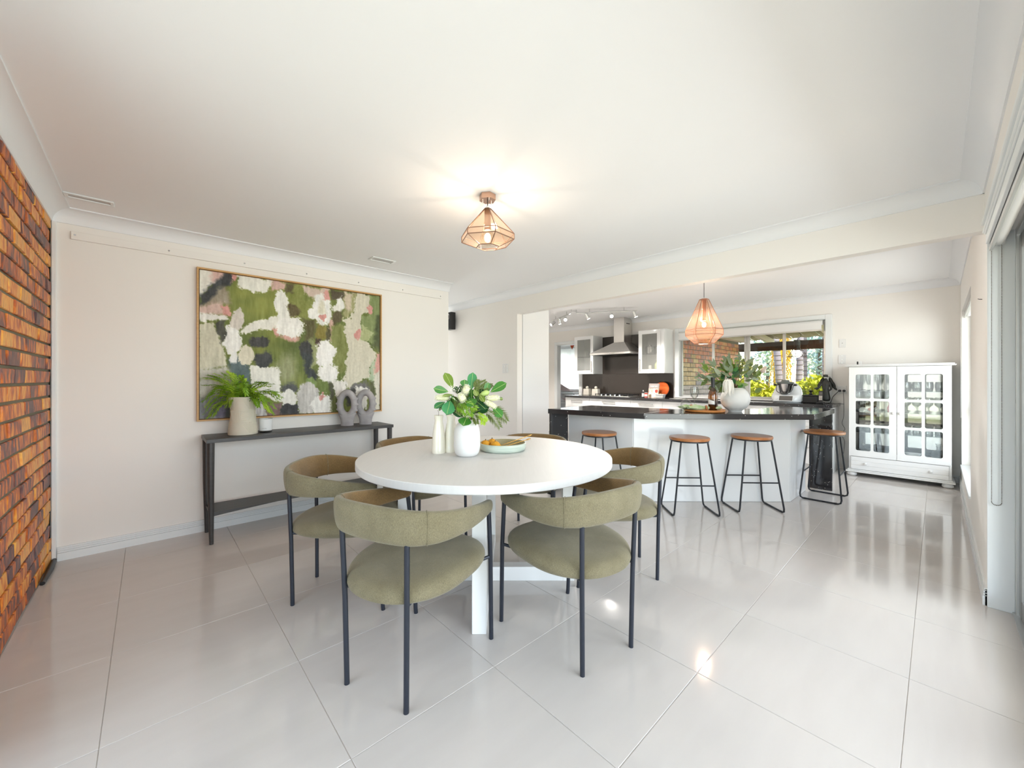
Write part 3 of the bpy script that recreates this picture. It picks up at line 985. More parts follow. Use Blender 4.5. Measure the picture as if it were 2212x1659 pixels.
def upper(name, lb, a, b, curved=None):
    t = thing(name, lb, 'cabinet')
    mb = MB()
    x0, x1, z0, z1 = 6.69, 6.995, 1.337, 2.12
    mb.box(x0, x1, b - 0.016, b, z0, z1).box(x0, x1, a, a + 0.016, z0, z1).box(x0, x1, a + 0.016, b - 0.016, z0, z0 + 0.016).box(x0, x1, a + 0.016, b - 0.016, z1 - 0.016, z1).box(x1 - 0.008, x1, a + 0.016, b - 0.016, z0 + 0.016, z1 - 0.016)
    mb.build('body', M['white_gloss'], t)
    MB().box(x0 + 0.02, x1 - 0.01, a + 0.017, b - 0.017, 1.69, 1.698).build('shelf', M['shelf_glass'], t)
    m = 0.070
    d_ = MB().box(6.668, 6.688, b - m, b - 0.002, z0, z1).box(6.668, 6.688, a + 0.002, a + m, z0, z1).box(6.668, 6.688, a + m, b - m, z0, z0 + m).box(6.668, 6.688, a + m, b - m, z1 - m, z1).build('door', M['white_gloss'], t)
    MB().box(6.676, 6.681, a + m - 0.004, b - m + 0.004, z0 + m - 0.004, z1 - m + 0.004).build('pane', M['frosted'], d_)
    hy = a + 0.035 if not curved else b - 0.035
    MB().box(6.640, 6.650, hy - 0.006, hy + 0.006, 1.37, 1.60).box(6.648, 6.669, hy - 0.005, hy + 0.005, 1.38, 1.39).box(6.648, 6.669, hy - 0.005, hy + 0.005, 1.58, 1.59).build('handle', M['chrome'], d_)
    return t
upper('wall_cupboard', 'white wall cupboard with frosted door between the doorway and the hood', 4.775, 5.255)
uc = upper('wall_cupboard', 'white wall cupboard with frosted door and curved end beside the window', 3.335, 3.767, True)
mb = MB()
pl = [(6.995, 3.334), (6.67, 3.334), (6.67, 3.29)] + [(6.67 + 0.10 * (1 - math.cos(k * PI / 16)) , 3.29 - 0.03 * math.sin(k * PI / 16)) for k in range(1, 9)] + [(6.995, 3.26)]
mb.prism(pl, 1.337, 2.12)
mb.build('curved_end', M['white_gloss'], uc, smooth=40)
# crockery seen through the frosted doors
def lathe_thing(name, lb, cat, prof, m, loc, group=None, n=24):
    o = MB().lathe(prof, n).build(name, m, None, smooth=40, loc=loc)
    return tag(o, lb, cat, group)
POT = [(0.0, 0), (0.085, 0), (0.088, 0.01), (0.088, 0.12), (0.092, 0.125), (0.075, 0.135), (0.02, 0.145), (0.015, 0.165), (0.0, 0.166)]
lathe_thing('saucepan', 'shiny lidded saucepan on the cupboard shelf nearer the hood', 'pan', POT, M['chrome'], (6.84, 3.62, 1.6985))
lathe_thing('saucepan', 'shiny lidded saucepan on the cupboard shelf nearer the window', 'pan', POT, M['chrome'], (6.84, 3.42, 1.6985))
lathe_thing('spirit_bottle', 'square-shouldered green-tinted bottle at the bottom of the frosted cupboard', 'bottle', [(0.0, 0), (0.045, 0), (0.047, 0.14), (0.03, 0.17), (0.016, 0.185), (0.016, 0.22), (0.0, 0.221)], mat('pale_green', (176, 184, 140), 0.3), (6.80, 3.47, 1.3535))
lathe_thing('spice_jar', 'small pale jar at the bottom of the frosted cupboard beside a bottle', 'jar', [(0.0, 0), (0.03, 0), (0.032, 0.11), (0.025, 0.13), (0.0, 0.131)], M['white_bisque'], (6.80, 3.60, 1.3535))
TUM = [(0.0, 0), (0.028, 0), (0.034, 0.12), (0.031, 0.12), (0.026, 0.008), (0.0, 0.008)]
for y, lb in ((4.92, 'plain tumbler on the frosted cupboard shelf by the doorway, nearer the hood'), (5.02, 'plain tumbler on the frosted cupboard shelf by the doorway, nearer the cupboard middle')):
    lathe_thing('tumbler', lb, 'glass', TUM, M['drink_glass'], (6.82, y, 1.6985), 'tumblers in the frosted cupboard')
lathe_thing('sugar_bowl', 'round white lidded bowl at the bottom of the cupboard by the doorway', 'bowl', [(0.0, 0), (0.03, 0), (0.05, 0.035), (0.045, 0.065), (0.02, 0.085), (0.0, 0.09)], M['white_ceramic'], (6.80, 5.07, 1.3535))
lathe_thing('milk_jug', 'white milk jug at the bottom of the cupboard by the doorway', 'jug', [(0.0, 0), (0.035, 0), (0.04, 0.05), (0.03, 0.09), (0.036, 0.115), (0.0, 0.115)], M['white_ceramic'], (6.80, 4.92, 1.3535))

# range hood
hd = thing('range_hood', 'stainless steel pyramid range hood with square chimney', 'range hood')
mb = MB()
b0 = [(6.50, 3.842), (6.50, 4.737), (6.978, 4.737), (6.978, 3.842)]
b1 = [(6.70, 4.087), (6.70, 4.312), (6.978, 4.312), (6.978, 4.087)]
mb.add([(x, y, 1.742) for x, y in b0] + [(x, y, 1.945) for x, y in b1], [(0, 1, 5, 4), (1, 2, 6, 5), (2, 3, 7, 6), (3, 0, 4, 7), (4, 5, 6, 7), (0, 3, 2, 1)])
mb.build('canopy', M['steel'], hd)
rm_ = MB().box(6.50, 6.978, 3.842, 4.737, 1.705, 1.7415).build('rim', M['steel'], hd, bev=0.001)
for k in range(4):
    MB().tube([(6.498, 4.18 + 0.03 * k, 1.723), (6.4955, 4.18 + 0.03 * k, 1.723)], 0.007, 10).build('button', M['chrome'], rm_)
MB().box(6.56, 6.94, 3.90, 4.68, 1.698, 1.7048).build('filter', M['black_plastic'], hd)
ch_ = MB().box(6.70, 6.978, 4.087, 4.312, 1.9455, ZK - 0.002).build('chimney', M['steel'], hd)
MB().box(6.78, 6.90, 4.083, 4.0865, 2.30, 2.315).build('vent_slot', M['black_plastic'], ch_)

# gas cooktop
ck = thing('gas_cooktop', 'wide steel gas cooktop with black trivets and steel knobs', 'cooktop')
MB().box(6.46, 6.93, 3.83, 4.70, 0.8955, 0.905).build('tray', M['steel'], ck, bev=0.003)
for cx_, cy_, rr in ((6.60, 4.52, 0.045), (6.80, 4.52, 0.038), (6.72, 4.265, 0.06), (6.60, 4.0, 0.038), (6.80, 4.0, 0.045)):
    MB().lathe([(rr, 0), (rr, 0.012), (rr * 0.7, 0.014), (rr * 0.7, 0.022), (0.0, 0.023)], 18, (cx_, cy_, 0.9055)).build('burner', M['black_plastic'], ck, smooth=40)
for cy_ in (4.52, 4.265, 4.0):
    mb = MB()
    for dy in (-0.11, 0.11):
        mb.box(6.54, 6.90, cy_ + dy - 0.006, cy_ + dy + 0.006, 0.928, 0.94)
        for xx in (6.545, 6.895):
            mb.box(xx - 0.006, xx + 0.006, cy_ + dy - 0.006, cy_ + dy + 0.006, 0.9055, 0.946)
    for xx in (6.545, 6.62, 6.72, 6.82, 6.895):
        mb.box(xx - 0.005, xx + 0.005, cy_ - 0.11, cy_ + 0.11, 0.930, 0.941)
    mb.build('trivet', M['black_plastic'], ck)
for k in range(5):
    MB().lathe([(0.021, 0), (0.019, 0.03), (0.0, 0.031)], 14, (6.50, 4.06 + 0.10 * k, 0.9055)).build('knob', M['chrome'], ck, smooth=40)
# ------------------------------------------------------------------ pendant lamps
def hex_ring(r, z, a0):
    return [Vector((r * math.cos(a0 + k * PI / 3), r * math.sin(a0 + k * PI / 3), z)) for k in range(6)]
def faceted_pendant(name, lb, loc, rings, corner_deg, glass, metal, zceil, rose_r, rose_h, watts, bulb_z, bulb_r, bulb_m):
    t = thing(name, lb, 'pendant lamp', loc)
    dv = -FV * math.cos(R(corner_deg)) + RV * math.sin(R(corner_deg))
    a0 = math.atan2(dv.y, dv.x)
    rg = [hex_ring(r, z - loc[2], a0) for r, z in rings]
    sh = None
    mb = MB()
    for i, q in enumerate(rg):
        for k in range(6):
            mb.tube([q[k], q[(k + 1) % 6]], 0.0028, 6)
            if i < len(rg) - 1:
                mb.tube([q[k], rg[i + 1][k]], 0.0028, 6)
    sh = mb.build('frame', metal, t)
    for i in range(len(rg) - 1):
        for k in range(6):
            k2 = (k + 1) % 6
            MB().add([rg[i][k], rg[i][k2], rg[i + 1][k2], rg[i + 1][k]], [(0, 1, 2, 3)]).build('pane', glass, sh)
    tz = rings[0][1] - loc[2]
    MB().prism([(v.x, v.y) for v in hex_ring(rings[0][0], 0, a0)], tz - 0.004, tz + 0.004).build('cap', metal, t)
    MB().tube([(0, 0, tz), (0, 0, tz + 0.02)], 0.008, 10).build('collar', M['white_satin'], t)
    MB().tube([(0, 0, tz + 0.02), (0, 0, zceil - loc[2] - rose_h)], 0.003, 8).build('cord', M['black_plastic'], t)
    cn = MB().prism([(v.x, v.y) for v in hex_ring(rose_r, 0, a0)], zceil - loc[2] - rose_h, zceil - loc[2] - 0.0005).build('ceiling_rose', M['rose_gold'], t, bev=0.0015)
    for k in range(3):
        a = a0 + k * 2 * PI / 3
        MB().tube([(rose_r * 0.6 * math.cos(a), rose_r * 0.6 * math.sin(a), zceil - loc[2] - rose_h - 0.010), (rose_r * 0.6 * math.cos(a), rose_r * 0.6 * math.sin(a), zceil - loc[2] - rose_h)], 0.004, 8).build('screw', M['chrome'], cn)
    bz = bulb_z - loc[2]
    MB().tube([(0, 0, tz - 0.005), (0, 0, bz + bulb_r * 1.05)], 0.020, 14).build('lamp_holder', metal, t, smooth=40)
    gl_ = MB().sphere((0, 0, bz), bulb_r, 18, 12).build('bulb', M['bulb_glass'], t, smooth=80)
    MB().sphere((0, 0, bz + bulb_r * 0.1), bulb_r * 0.5, 14, 10, (0.8, 0.8, 1.1)).build('filament', bulb_m, gl_, smooth=80)
    return t
def bulb_mat(name, col, st):
    return mat(name, (255, 250, 240), 0.3, emit=(col, st))
bulb_mat('bulb_warm', (255, 247, 240), 560.0)
bulb_mat('bulb_cool', (255, 247, 240), 1500.0)
faceted_pendant('ceiling_pendant', 'short amber glass faceted pendant hanging close to the ceiling above the round table', (1.551, 1.903, 2.20),
                [(0.022, 2.28), (0.168, 2.118), (0.168, 2.084), (0.072, 2.045)], 19.3, M['amber_glass'], M['copper_dark'], ZC, 0.052, 0.036, 9, 2.100, 0.046, M['bulb_warm'])
faceted_pendant('island_pendant', 'tall copper-tinted glass faceted pendant hanging above the kitchen island', (4.345, 1.69, 1.85),
                [(0.044, 2.073), (0.182, 1.749), (0.182, 1.693), (0.094, 1.604)], 8.5, M['rose_glass'], M['copper'], ZK, 0.05, 0.03, 9, 1.800, 0.045, M['bulb_cool'])

# ------------------------------------------------------------------ track spotlights
def track(name, lb, p0, p1, heads):
    t = thing(name, lb, 'track light')
    zb = 2.360
    a, b = Vector((*p0, zb)), Vector((*p1, zb))
    MB().tube([a, b], 0.011, 10).build('bar', M['chrome'], t, smooth=40)
    for f in (0.22, 0.78):
        p = a + (b - a) * f
        MB().tube([p, p + ZV * (ZK - zb - 0.001)], 0.007, 8).build('mount', M['chrome'], t, smooth=40)
    for f, dr, lit in heads:
        p = a + (b - a) * f
        d = Vector(dr).normalized()
        q = p - ZV * 0.055
        h = MB().tube([p, q], 0.006, 8).tube([q - d * 0.045, q + d * 0.055], [0.024, 0.029], 14).build('spot_head', M['chrome'], t, smooth=40)
        MB().tube([q + d * 0.0555, q + d * 0.058], 0.026, 14).build('lens', M['spot_face'], h)
        l = lamp('SPOT', 'spot', lit, q + d * 0.075, (1.0, 0.95, 0.88), d.to_track_quat('-Z', 'Y').to_euler(), 0.025, spot=R(95), blend=0.6)
    return t
track('track_light', 'chrome spotlight bar with three heads nearer the doorway on the kitchen ceiling', (5.765, 5.10), (5.323, 4.262),
      [(0.08, (-0.5, 0.2, -0.4), 125), (0.42, (0.45, 0.1, -1), 125), (0.72, (-0.6, -0.5, -0.5), 125)])
track('track_light', 'chrome spotlight bar with three heads in front of the range hood', (5.40, 4.216), (5.917, 3.35),
      [(0.18, (0.5, -0.3, -1), 125), (0.58, (-0.75, -0.55, -0.65), 125), (0.95, (0.35, -0.3, -1), 90)])
cl = thing('track_link', 'short chrome link joining two spotlight bars on the kitchen ceiling', 'track light')
MB().tube([(5.323, 4.262, 2.395), (5.40, 4.216, 2.395)], 0.006, 8).tube([(5.323, 4.262, 2.373), (5.323, 4.262, 2.419)], 0.010, 8).tube([(5.40, 4.216, 2.373), (5.40, 4.216, 2.419)], 0.010, 8).build('link', M['chrome'], cl)

# ------------------------------------------------------------------ wall and ceiling fittings
def vent(lb, x0, x1, y0, y1):
    t = thing('ceiling_vent', lb, 'vent')
    MB().box(x0, x1, y0, y0 + 0.018, ZC - 0.009, ZC - 0.0005).box(x0, x1, y1 - 0.018, y1, ZC - 0.009, ZC - 0.0005).box(x0, x0 + 0.018, y0 + 0.018, y1 - 0.018, ZC - 0.009, ZC - 0.0005).box(x1 - 0.018, x1, y0 + 0.018, y1 - 0.018, ZC - 0.009, ZC - 0.0005).build('frame', M['trim_paint'], t, bev=0.002)
    MB().box(x0 + 0.018, x1 - 0.018, y0 + 0.018, y1 - 0.018, ZC - 0.003, ZC - 0.0006).build('mesh', mat('vent_mesh', (205, 205, 205), 0.9, bump=(260, 1.0, (1, 1, 1))) if 'vent_mesh' not in M else M['vent_mesh'], t)
vent('narrow white ceiling vent in the corner above the brick wall', -0.385, -0.165, 3.615, 3.705)
vent('narrow white ceiling vent above the framed painting', 1.535, 1.765, 3.565, 3.685)

pr = thing('picture_rail', 'long cream timber batten screwed high along the painting wall', 'rail')
MB().box(-0.389, 2.557, YP - 0.019, YP - 0.0005, 2.178, 2.232).build('batten', M['wall_paint'], pr, bev=0.002)
for k in range(7):
    x = -0.37 + k * 2.91 / 6
    MB().tube([(x, YP - 0.0195, 2.208), (x, YP - 0.021, 2.208)], 0.006, 10).build('screw', M['chrome'], pr)
ds = thing('draught_strip', 'black rubber strip lying on the floor along the brick wall', 'strip')
MB().tube([(-0.462, 4.00, 0.016), (-0.458, 3.82, 0.014), (-0.462, 3.60, 0.012)], [0.012, 0.016, 0.012], 8).build('strip', M['black_plastic'], ds, smooth=50)

spk = thing('wall_speaker', 'small black loudspeaker mounted high on the hall wall', 'speaker')
MB().box(3.385, 3.470, 5.035, 5.185, 1.99, 2.255).build('cabinet', M['black_plastic'], spk, bev=0.006)
MB().box(3.381, 3.3855, 5.045, 5.175, 2.00, 2.245).build('grille', mat('speaker_cloth', (44, 44, 46), 0.95), spk)
MB().tube([(3.3795, 5.11 + 0.036 * math.cos(k * PI / 12), 2.185 + 0.042 * math.sin(k * PI / 12)) for k in range(24)], 0.002, 5, closed=True).build('ring', M['chrome'], spk)
MB().box(3.470, 3.499, 5.09, 5.13, 2.09, 2.16).build('bracket', M['black_plastic'], spk)

def plate(name, lb, cat, xw, y0, y1, z0, z1, rockers, sgn=-1):
    t = thing(name, lb, cat)
    MB().box(*sorted((xw + sgn * 0.0005, xw + sgn * 0.008)), y0, y1, z0, z1).build('plate', M['white_satin'], t, bev=0.002)
    for a, b, c, d in rockers:
        MB().box(*sorted((xw + sgn * 0.008, xw + sgn * 0.012)), y0 + (y1 - y0) * a, y0 + (y1 - y0) * b, z0 + (z1 - z0) * c, z0 + (z1 - z0) * d).build('rocker', M['white_satin'], t, bev=0.0015)
    return t
plate('light_switch', 'white four-rocker light switch on the wall left of the pantry', 'switch', XBEAM, 3.861, 3.972, 1.306, 1.432,
      [(0.14, 0.42, 0.55, 0.85), (0.58, 0.86, 0.55, 0.85), (0.14, 0.42, 0.15, 0.45), (0.58, 0.86, 0.15, 0.45)])
p_ = plate('wall_sensor', 'small white wall plate with a dark centre dot, upper of the two by the window', 'wall plate', XREAR, 0.855, 0.926, 1.663, 1.776, [])
MB().tube([(6.992, 0.89, 1.72), (6.989, 0.89, 1.72)], 0.004, 8).build('sensor_dot', M['black_plastic'], p_)
MB().box(6.9905, 6.992, 0.868, 0.912, 1.676, 1.686).build('label_strip', M['white_ceramic'], p_)
p_ = plate('blank_plate', 'white glossy wall plate with screw holes, lower of the two by the window', 'wall plate', XREAR, 0.855, 0.934, 1.435, 1.559, [])
for z in (1.447, 1.497, 1.548):
    MB().tube([(6.992, 0.895, z), (6.990, 0.895, z)], 0.004, 8).build('screw', M['chrome'], p_)
gp = plate('power_point', 'white double power point with black plugs beside the glass cabinet', 'power point', XREAR, 0.845, 0.949, 1.024, 1.137,
           [(0.12, 0.40, 0.68, 0.88), (0.58, 0.86, 0.68, 0.88)])
for lb, y in (('black plug with a thick cable in the power point', 0.917), ('black plug with a thin cord in the power point', 0.872)):
    q = thing('power_plug', lb, 'plug')
    MB().tube([(6.9875, y, 1.066), (6.955, y, 1.066)], [0.018, 0.015], 12).build('body', M['black_plastic'], q, smooth=40)
    if y > 0.9:
        MB().tube(catmull([(6.955, y, 1.066), (6.93, y + 0.03, 1.03), (6.88, y + 0.06, 0.98), (6.70, 0.98, 0.905), (6.60, 1.02, 0.899), (6.38, 1.0, 0.902), (6.372, 0.985, 0.84)], 5), 0.004, 6).build('cable', M['black_plastic'], q, smooth=50)
    else:
        MB().tube(catmull([(6.955, y, 1.066), (6.94, y, 1.03), (6.985, y + 0.002, 0.90), (6.985, y + 0.003, 0.72), (6.98, y + 0.02, 0.62), (6.985, y - 0.01, 0.54), (6.985, y + 0.035, 0.47), (6.985, y - 0.005, 0.38), (6.985, y + 0.01, 0.15), (6.98, y, 0.092)], 5), 0.0022, 6).build('cable', M['black_plastic'], q, smooth=50)

# roller blinds
def roller(name, lb, x0, x1, y, z, rr, drop, along='x', sheet_m=None):
    t = thing(name, lb, 'blind')
    if along == 'x':
        MB().tube([(x0, y, z), (x1, y, z)], rr, 20).build('roll', M['white_satin'], t, smooth=50)
        MB().box(x0 + 0.01, x1 - 0.01, y + rr - 0.003, y + rr, z - drop, z).build('fabric', M['white_satin'], t)
        MB().box(x0 + 0.005, x1 - 0.005, y + rr - 0.008, y + rr + 0.005, z - drop - 0.022, z - drop).build('bottom_bar', M['aluminium'], t, bev=0.003)
        for q in (x0 - 0.006, x1 + 0.001):
            MB().box(q, q + 0.005, y - rr, y + rr, z - rr, z + rr).build('bracket', M['white_satin'], t, bev=0.001)
    else:
        MB().tube([(y, x0, z), (y, x1, z)], rr, 20).build('roll', M['white_satin'], t, smooth=50)
        MB().box(y - rr, y - rr + 0.003, x0 + 0.01, x1 - 0.01, z - drop, z).build('fabric', M['white_satin'], t)
        MB().box(y - rr - 0.005, y - rr + 0.008, x0 + 0.005, x1 - 0.005, z - drop - 0.022, z - drop).build('bottom_bar', M['aluminium'], t, bev=0.003)
        for q in (x0 - 0.006, x1 + 0.001):
            MB().box(y - rr * .5, y + rr * .5, q, q + 0.004, z - rr * .8, z + rr * .8).build('bracket', M['grey_frame'], t, bev=0.001)
    return t
def bead_chain(t, p_top, axis, w, z_bot, r=0.0026, pitch=0.0078):
    a = Vector(axis)
    pts = []
    p = Vector(p_top)
    z = p.z
    n = int((z - z_bot - w / 2) / pitch)
    L = [p + ZV * (-k * pitch) for k in range(n)]
    c = Vector((p.x, p.y, z - n * pitch)) + a * (w / 2)
    arc = [c - a * (w / 2 * math.cos(q * PI / 10)) - ZV * (w / 2 * math.sin(q * PI / 10)) for q in range(11)]
    Rr = [p + a * w + ZV * (-k * pitch) for k in reversed(range(n))]
    mb = MB()
    for q in L + arc + Rr:
        mb.sphere(q, r, 6, 4)
    o = mb.build('bead_chain', M['bead_metal'] if r > 0.002 else M['aluminium'], t, smooth=80)
    o['kind'] = 'stuff'
    MB().tube(L[::4] + arc + Rr[::4], r * 0.35, 4).build('chain_cord', M['white_satin'], t)
rb = roller('roller_blind', 'white rolled-up blind with a long bead chain over the sliding glass door', -0.25, 3.285, -0.215, 1.955, 0.026, 0.03)
MB().box(-0.28, 3.297, YR - 0.006, YR + 0.006, 1.945, 1.995).build('fascia', M['trim_paint'], rb, bev=0.002)
bead_chain(rb, (3.290, -0.193, 1.93), (0, -1, 0), 0.034, 0.555)
rk = roller('roller_blind', 'white rolled-up blind across the top of the kitchen window', 1.095, 3.130, 6.945, 2.02, 0.035, 0.095, 'y')
MB().tube([(6.90, 3.118, 2.0), (6.90, 3.118, 1.36), (6.90, 3.106, 1.33), (6.90, 3.096, 1.36), (6.90, 3.096, 2.0)], 0.0014, 6).build('pull_cord', M['white_satin'], rk)
rs = roller('roller_blind', 'white rolled-up blind in the narrow window recess beside the glass cabinet', 4.92, 6.63, -0.225, 1.945, 0.028, 0.02)
bead_chain(rs, (6.50, -0.170, 1.90), (1, 0, 0), 0.05, 0.80, r=0.0018, pitch=0.009)
nl = thing('wall_hook', 'tiny dark picture hook on the wall by the sliding door', 'hook')
MB().tube([(3.66, YR + 0.0005, 1.70), (3.66, YR + 0.012, 1.702), (3.672, YR + 0.016, 1.706)], 0.0022, 6).build('hook', M['black_metal'], nl)

# ------------------------------------------------------------------ console table
ct = thing('console_table', 'slim charcoal timber console table with low curved shelf below the painting', 'console table')
MB().box(0.31, 1.765, 3.622, 3.995, 0.752, 0.780).build('tabletop', M['dark_wood'], ct, bev=0.0015)
for x, y in ((0.338, 3.65), (1.737, 3.65), (0.338, 3.965), (1.737, 3.965)):
    MB().tube([(x, y, 0.752), (x, y, 0.40), (x + (0.004 if x < 1 else -0.004), y, 0.0)], [0.024, 0.021, 0.0135], 16).build('leg', M['dark_wood'], ct, smooth=50)
sh = MB()
nx = 16
top_, bot_ = [], []
for k in range(nx + 1):
    u = k / nx
    x = 0.345 + u * 1.385
    e = min(u, 1 - u) * 2
    zb = 0.202 + 0.026 * min(1, e * 1.6) ** 0.8
    top_.append((x, 0.232)); bot_.append((x, zb))
vs = [(x, y, z) for y in (3.655, 3.935) for x, z in top_] + [(x, y, z) for y in (3.655, 3.935) for x, z in bot_]
n = nx + 1
fs = []
for k in range(nx):
    fs += [(k, k + 1, n + k + 1, n + k), (2 * n + k, 3 * n + k, 3 * n + k + 1, 2 * n + k + 1), (k, 2 * n + k, 2 * n + k + 1, k + 1), (n + k, n + k + 1, 3 * n + k + 1, 3 * n + k)]
fs += [(0, n, 3 * n, 2 * n), (nx, 2 * n + nx, 3 * n + nx, n + nx)]
sh.add(vs, fs).build('shelf', M['dark_wood'], ct)
for x in (0.339, 1.736):
    MB().tube([(x, 3.655, 0.215), (x, 3.955, 0.215)], 0.006, 8).build('side_rail', M['dark_wood'], ct)

# ------------------------------------------------------------------ painting
pt = thing('framed_painting', 'large abstract canvas of olive green, white and blush dabs in thin oak frame', 'painting')
PX0, PX1, PZ0, PZ1 = 0.281, 1.806, 0.887, 2.114
fw, fd = 0.012, 0.045
mb = MB()
y0, y1 = YP - fd, YP - 0.004
mb.box(PX0, PX0 + fw, y0, y1, PZ0, PZ1).box(PX1 - fw, PX1, y0, y1, PZ0, PZ1).box(PX0 + fw, PX1 - fw, y0, y1, PZ0, PZ0 + fw).box(PX0 + fw, PX1 - fw, y0, y1, PZ1 - fw, PZ1)
mb.build('frame', M['oak'], pt)
MB().box(PX0 + fw, PX1 - fw, YP - 0.020, y1, PZ0 + fw, PZ1 - fw).build('backing', M['shadow_gap'], pt)
# canvas: a fine sheet whose paint dabs are laid down as vertex colours
CWX0, CWX1, CWZ0, CWZ1 = PX0 + fw + 0.006, PX1 - fw - 0.006, PZ0 + fw + 0.006, PZ1 - fw - 0.006
GW, GH = 420, 330
src = np.array([(110, 80), (1590, 285), (1590, 1225), (122, 1310)], float)
dst = np.array([(0, 0), (1, 0), (1, 1), (0, 1)], float)
A = []
for (u, v), (x, y) in zip(dst, src):
    A.append([u, v, 1, 0, 0, 0, -u * x, -v * x]); A.append([0, 0, 0, u, v, 1, -u * y, -v * y])
H = np.linalg.solve(np.array(A), src.reshape(-1))
H = np.append(H, 1).reshape(3, 3)
uu, vv = np.meshgrid(np.linspace(0, 1, GW), np.linspace(0, 1, GH))
q = np.stack([uu, vv, np.ones_like(uu)], -1) @ H.T
X, Y = q[..., 0] / q[..., 2], q[..., 1] / q[..., 2]
rng = np.random.default_rng(3)
def fnoise(sx, sy, octv=4):
    out = np.zeros_like(uu)
    amp = 1.0
    for o in range(octv):
        gx, gy = int(sx * 2 ** o) + 2, int(sy * 2 ** o) + 2
        G = rng.standard_normal((gy + 1, gx + 1))
        fx, fy = uu * (gx - 1), vv * (gy - 1)
        ix, iy = fx.astype(int), fy.astype(int)
        tx, ty = fx - ix, fy - iy
        tx, ty = tx * tx * (3 - 2 * tx), ty * ty * (3 - 2 * ty)
        out += amp * ((G[iy, ix] * (1 - tx) + G[iy, ix + 1] * tx) * (1 - ty) + (G[iy + 1, ix] * (1 - tx) + G[iy + 1, ix + 1] * tx) * ty)
        amp *= 0.55
    return out
wx, wy = fnoise(16, 13, 6) * 9, fnoise(16, 13, 6) * 9
fine = fnoise(110, 80, 3)
streak = fnoise(90, 10, 3)
col = np.zeros((GH, GW, 3))
col[:] = (112, 122, 62)
col += (fnoise(5, 4)[..., None] * np.array([14, 12, 6]) + streak[..., None] * 5)
def put(mask, c, tex=6):
    global col
    c = np.array(c, float)[None, None] + streak[..., None] * tex + fine[..., None] * 3
    col = col * (1 - mask[..., None]) + c * mask[..., None]
def E_(cx, cy, rx, ry, c, soft=0.16, tex=6, rough=1.0):
    d = np.sqrt(((X + wx * rough - cx) / rx) ** 2 + ((Y + wy * rough - cy) / ry) ** 2) + fine * 0.07 + streak * 0.02
    put(np.clip((1 + soft / 2 - d) / soft, 0, 1), c, tex)
def P_(pts, c, soft=10, tex=6, rough=1.0):
    xs, ys = X + wx * rough, Y + wy * rough
    n = len(pts)
    inside = np.zeros_like(xs, bool)
    dmin = np.full_like(xs, 1e9)
    for i in range(n):
        (x0, y0), (x1, y1) = pts[i], pts[(i + 1) % n]
        cond = ((y0 > ys) != (y1 > ys))
        with np.errstate(divide='ignore', invalid='ignore'):
            xi = (x1 - x0) * (ys - y0) / ((y1 - y0) if y1 != y0 else 1e-9) + x0
        inside ^= cond & (xs < xi)
        ex, ey = x1 - x0, y1 - y0
        tt = np.clip(((xs - x0) * ex + (ys - y0) * ey) / (ex * ex + ey * ey), 0, 1)
        dmin = np.minimum(dmin, np.hypot(xs - x0 - tt * ex, ys - y0 - tt * ey))
    sd = np.where(inside, dmin, -dmin) + fine * 4.5 + streak * 1.5
    put(np.clip(sd / soft + 0.5, 0, 1), c, tex)
WH, CR, PK, RD, BK, BR = (231, 230, 225), (206, 201, 183), (205, 172, 163), (206, 150, 142), (64, 66, 67), (92, 84, 56)
P_([(100, 60), (420, 80), (330, 180), (190, 210), (100, 300)], (222, 219, 210))
P_([(180, 80), (350, 90), (340, 160), (210, 190)], PK, 30)
P_([(200, 250), (345, 180), (355, 370), (100, 390)], (150, 140, 122), 40)
P_([(340, 105), (400, 120), (380, 185), (250, 235), (200, 330), (100, 370), (100, 290), (200, 205)], (62, 64, 66), 30)
P_([(100, 370), (300, 355), (310, 450), (100, 450)], (203, 176, 166), 34)
P_([(290, 380), (350, 385), (365, 460), (300, 440)], RD, 14)
P_([(100, 440), (330, 450), (350, 505), (100, 505)], (224, 222, 216), 18)
P_([(100, 518), (230, 530), (300, 700), (345, 890), (100, 900)], (198, 195, 175), 14)
P_([(235, 525), (320, 500), (330, 600), (300, 700)], (74, 74, 66), 16)
P_([(100, 890), (380, 890), (360, 1130), (100, 1160)], (188, 186, 176), 40)
P_([(410, 100), (700, 150), (690, 225), (640, 255), (540, 265), (430, 222)], (228, 227, 218), 12)
P_([(375, 105), (410, 115), (400, 170), (380, 165)], RD, 12)
P_([(690, 160), (822, 180), (812, 235), (700, 245)], PK, 20)
P_([(820, 180), (895, 190), (890, 250), (830, 275)], BR, 20)
P_([(890, 190), (965, 200), (965, 300), (1040, 330), (1000, 480), (900, 470), (840, 340)], (130, 136, 72), 24)
P_([(962, 200), (1172, 225), (1165, 295), (1030, 312), (972, 280)], (205, 186, 173), 20)
P_([(1170, 225), (1305, 245), (1292, 305), (1185, 300)], (86, 78, 60), 16)
P_([(1165, 480), (1225, 480), (1215, 690), (1170, 650)], (200, 166, 152), 20)
P_([(950, 470), (1055, 490), (1055, 650), (985, 680)], (92, 88, 56), 30)
P_([(1190, 530), (1310, 540), (1335, 700), (1315, 900), (1230, 945), (1200, 720)], (124, 130, 74), 16)
E_(1030, 770, 55, 130, (146, 152, 108), 0.3)
E_(1160, 610, 30, 70, (84, 80, 52), 0.4)
E_(1108, 590, 48, 62, (128, 118, 56), 0.3)
P_([(1080, 650), (1110, 650), (1110, 690), (1080, 680)], (70, 54, 46), 12)
E_(1115, 400, 78, 132, WH, 0.15)
E_(1115, 385, 30, 60, (214, 210, 190), 0.6)
E_(1035, 430, 34, 50, WH, 0.2)
E_(1262, 350, 34, 60, WH, 0.2)
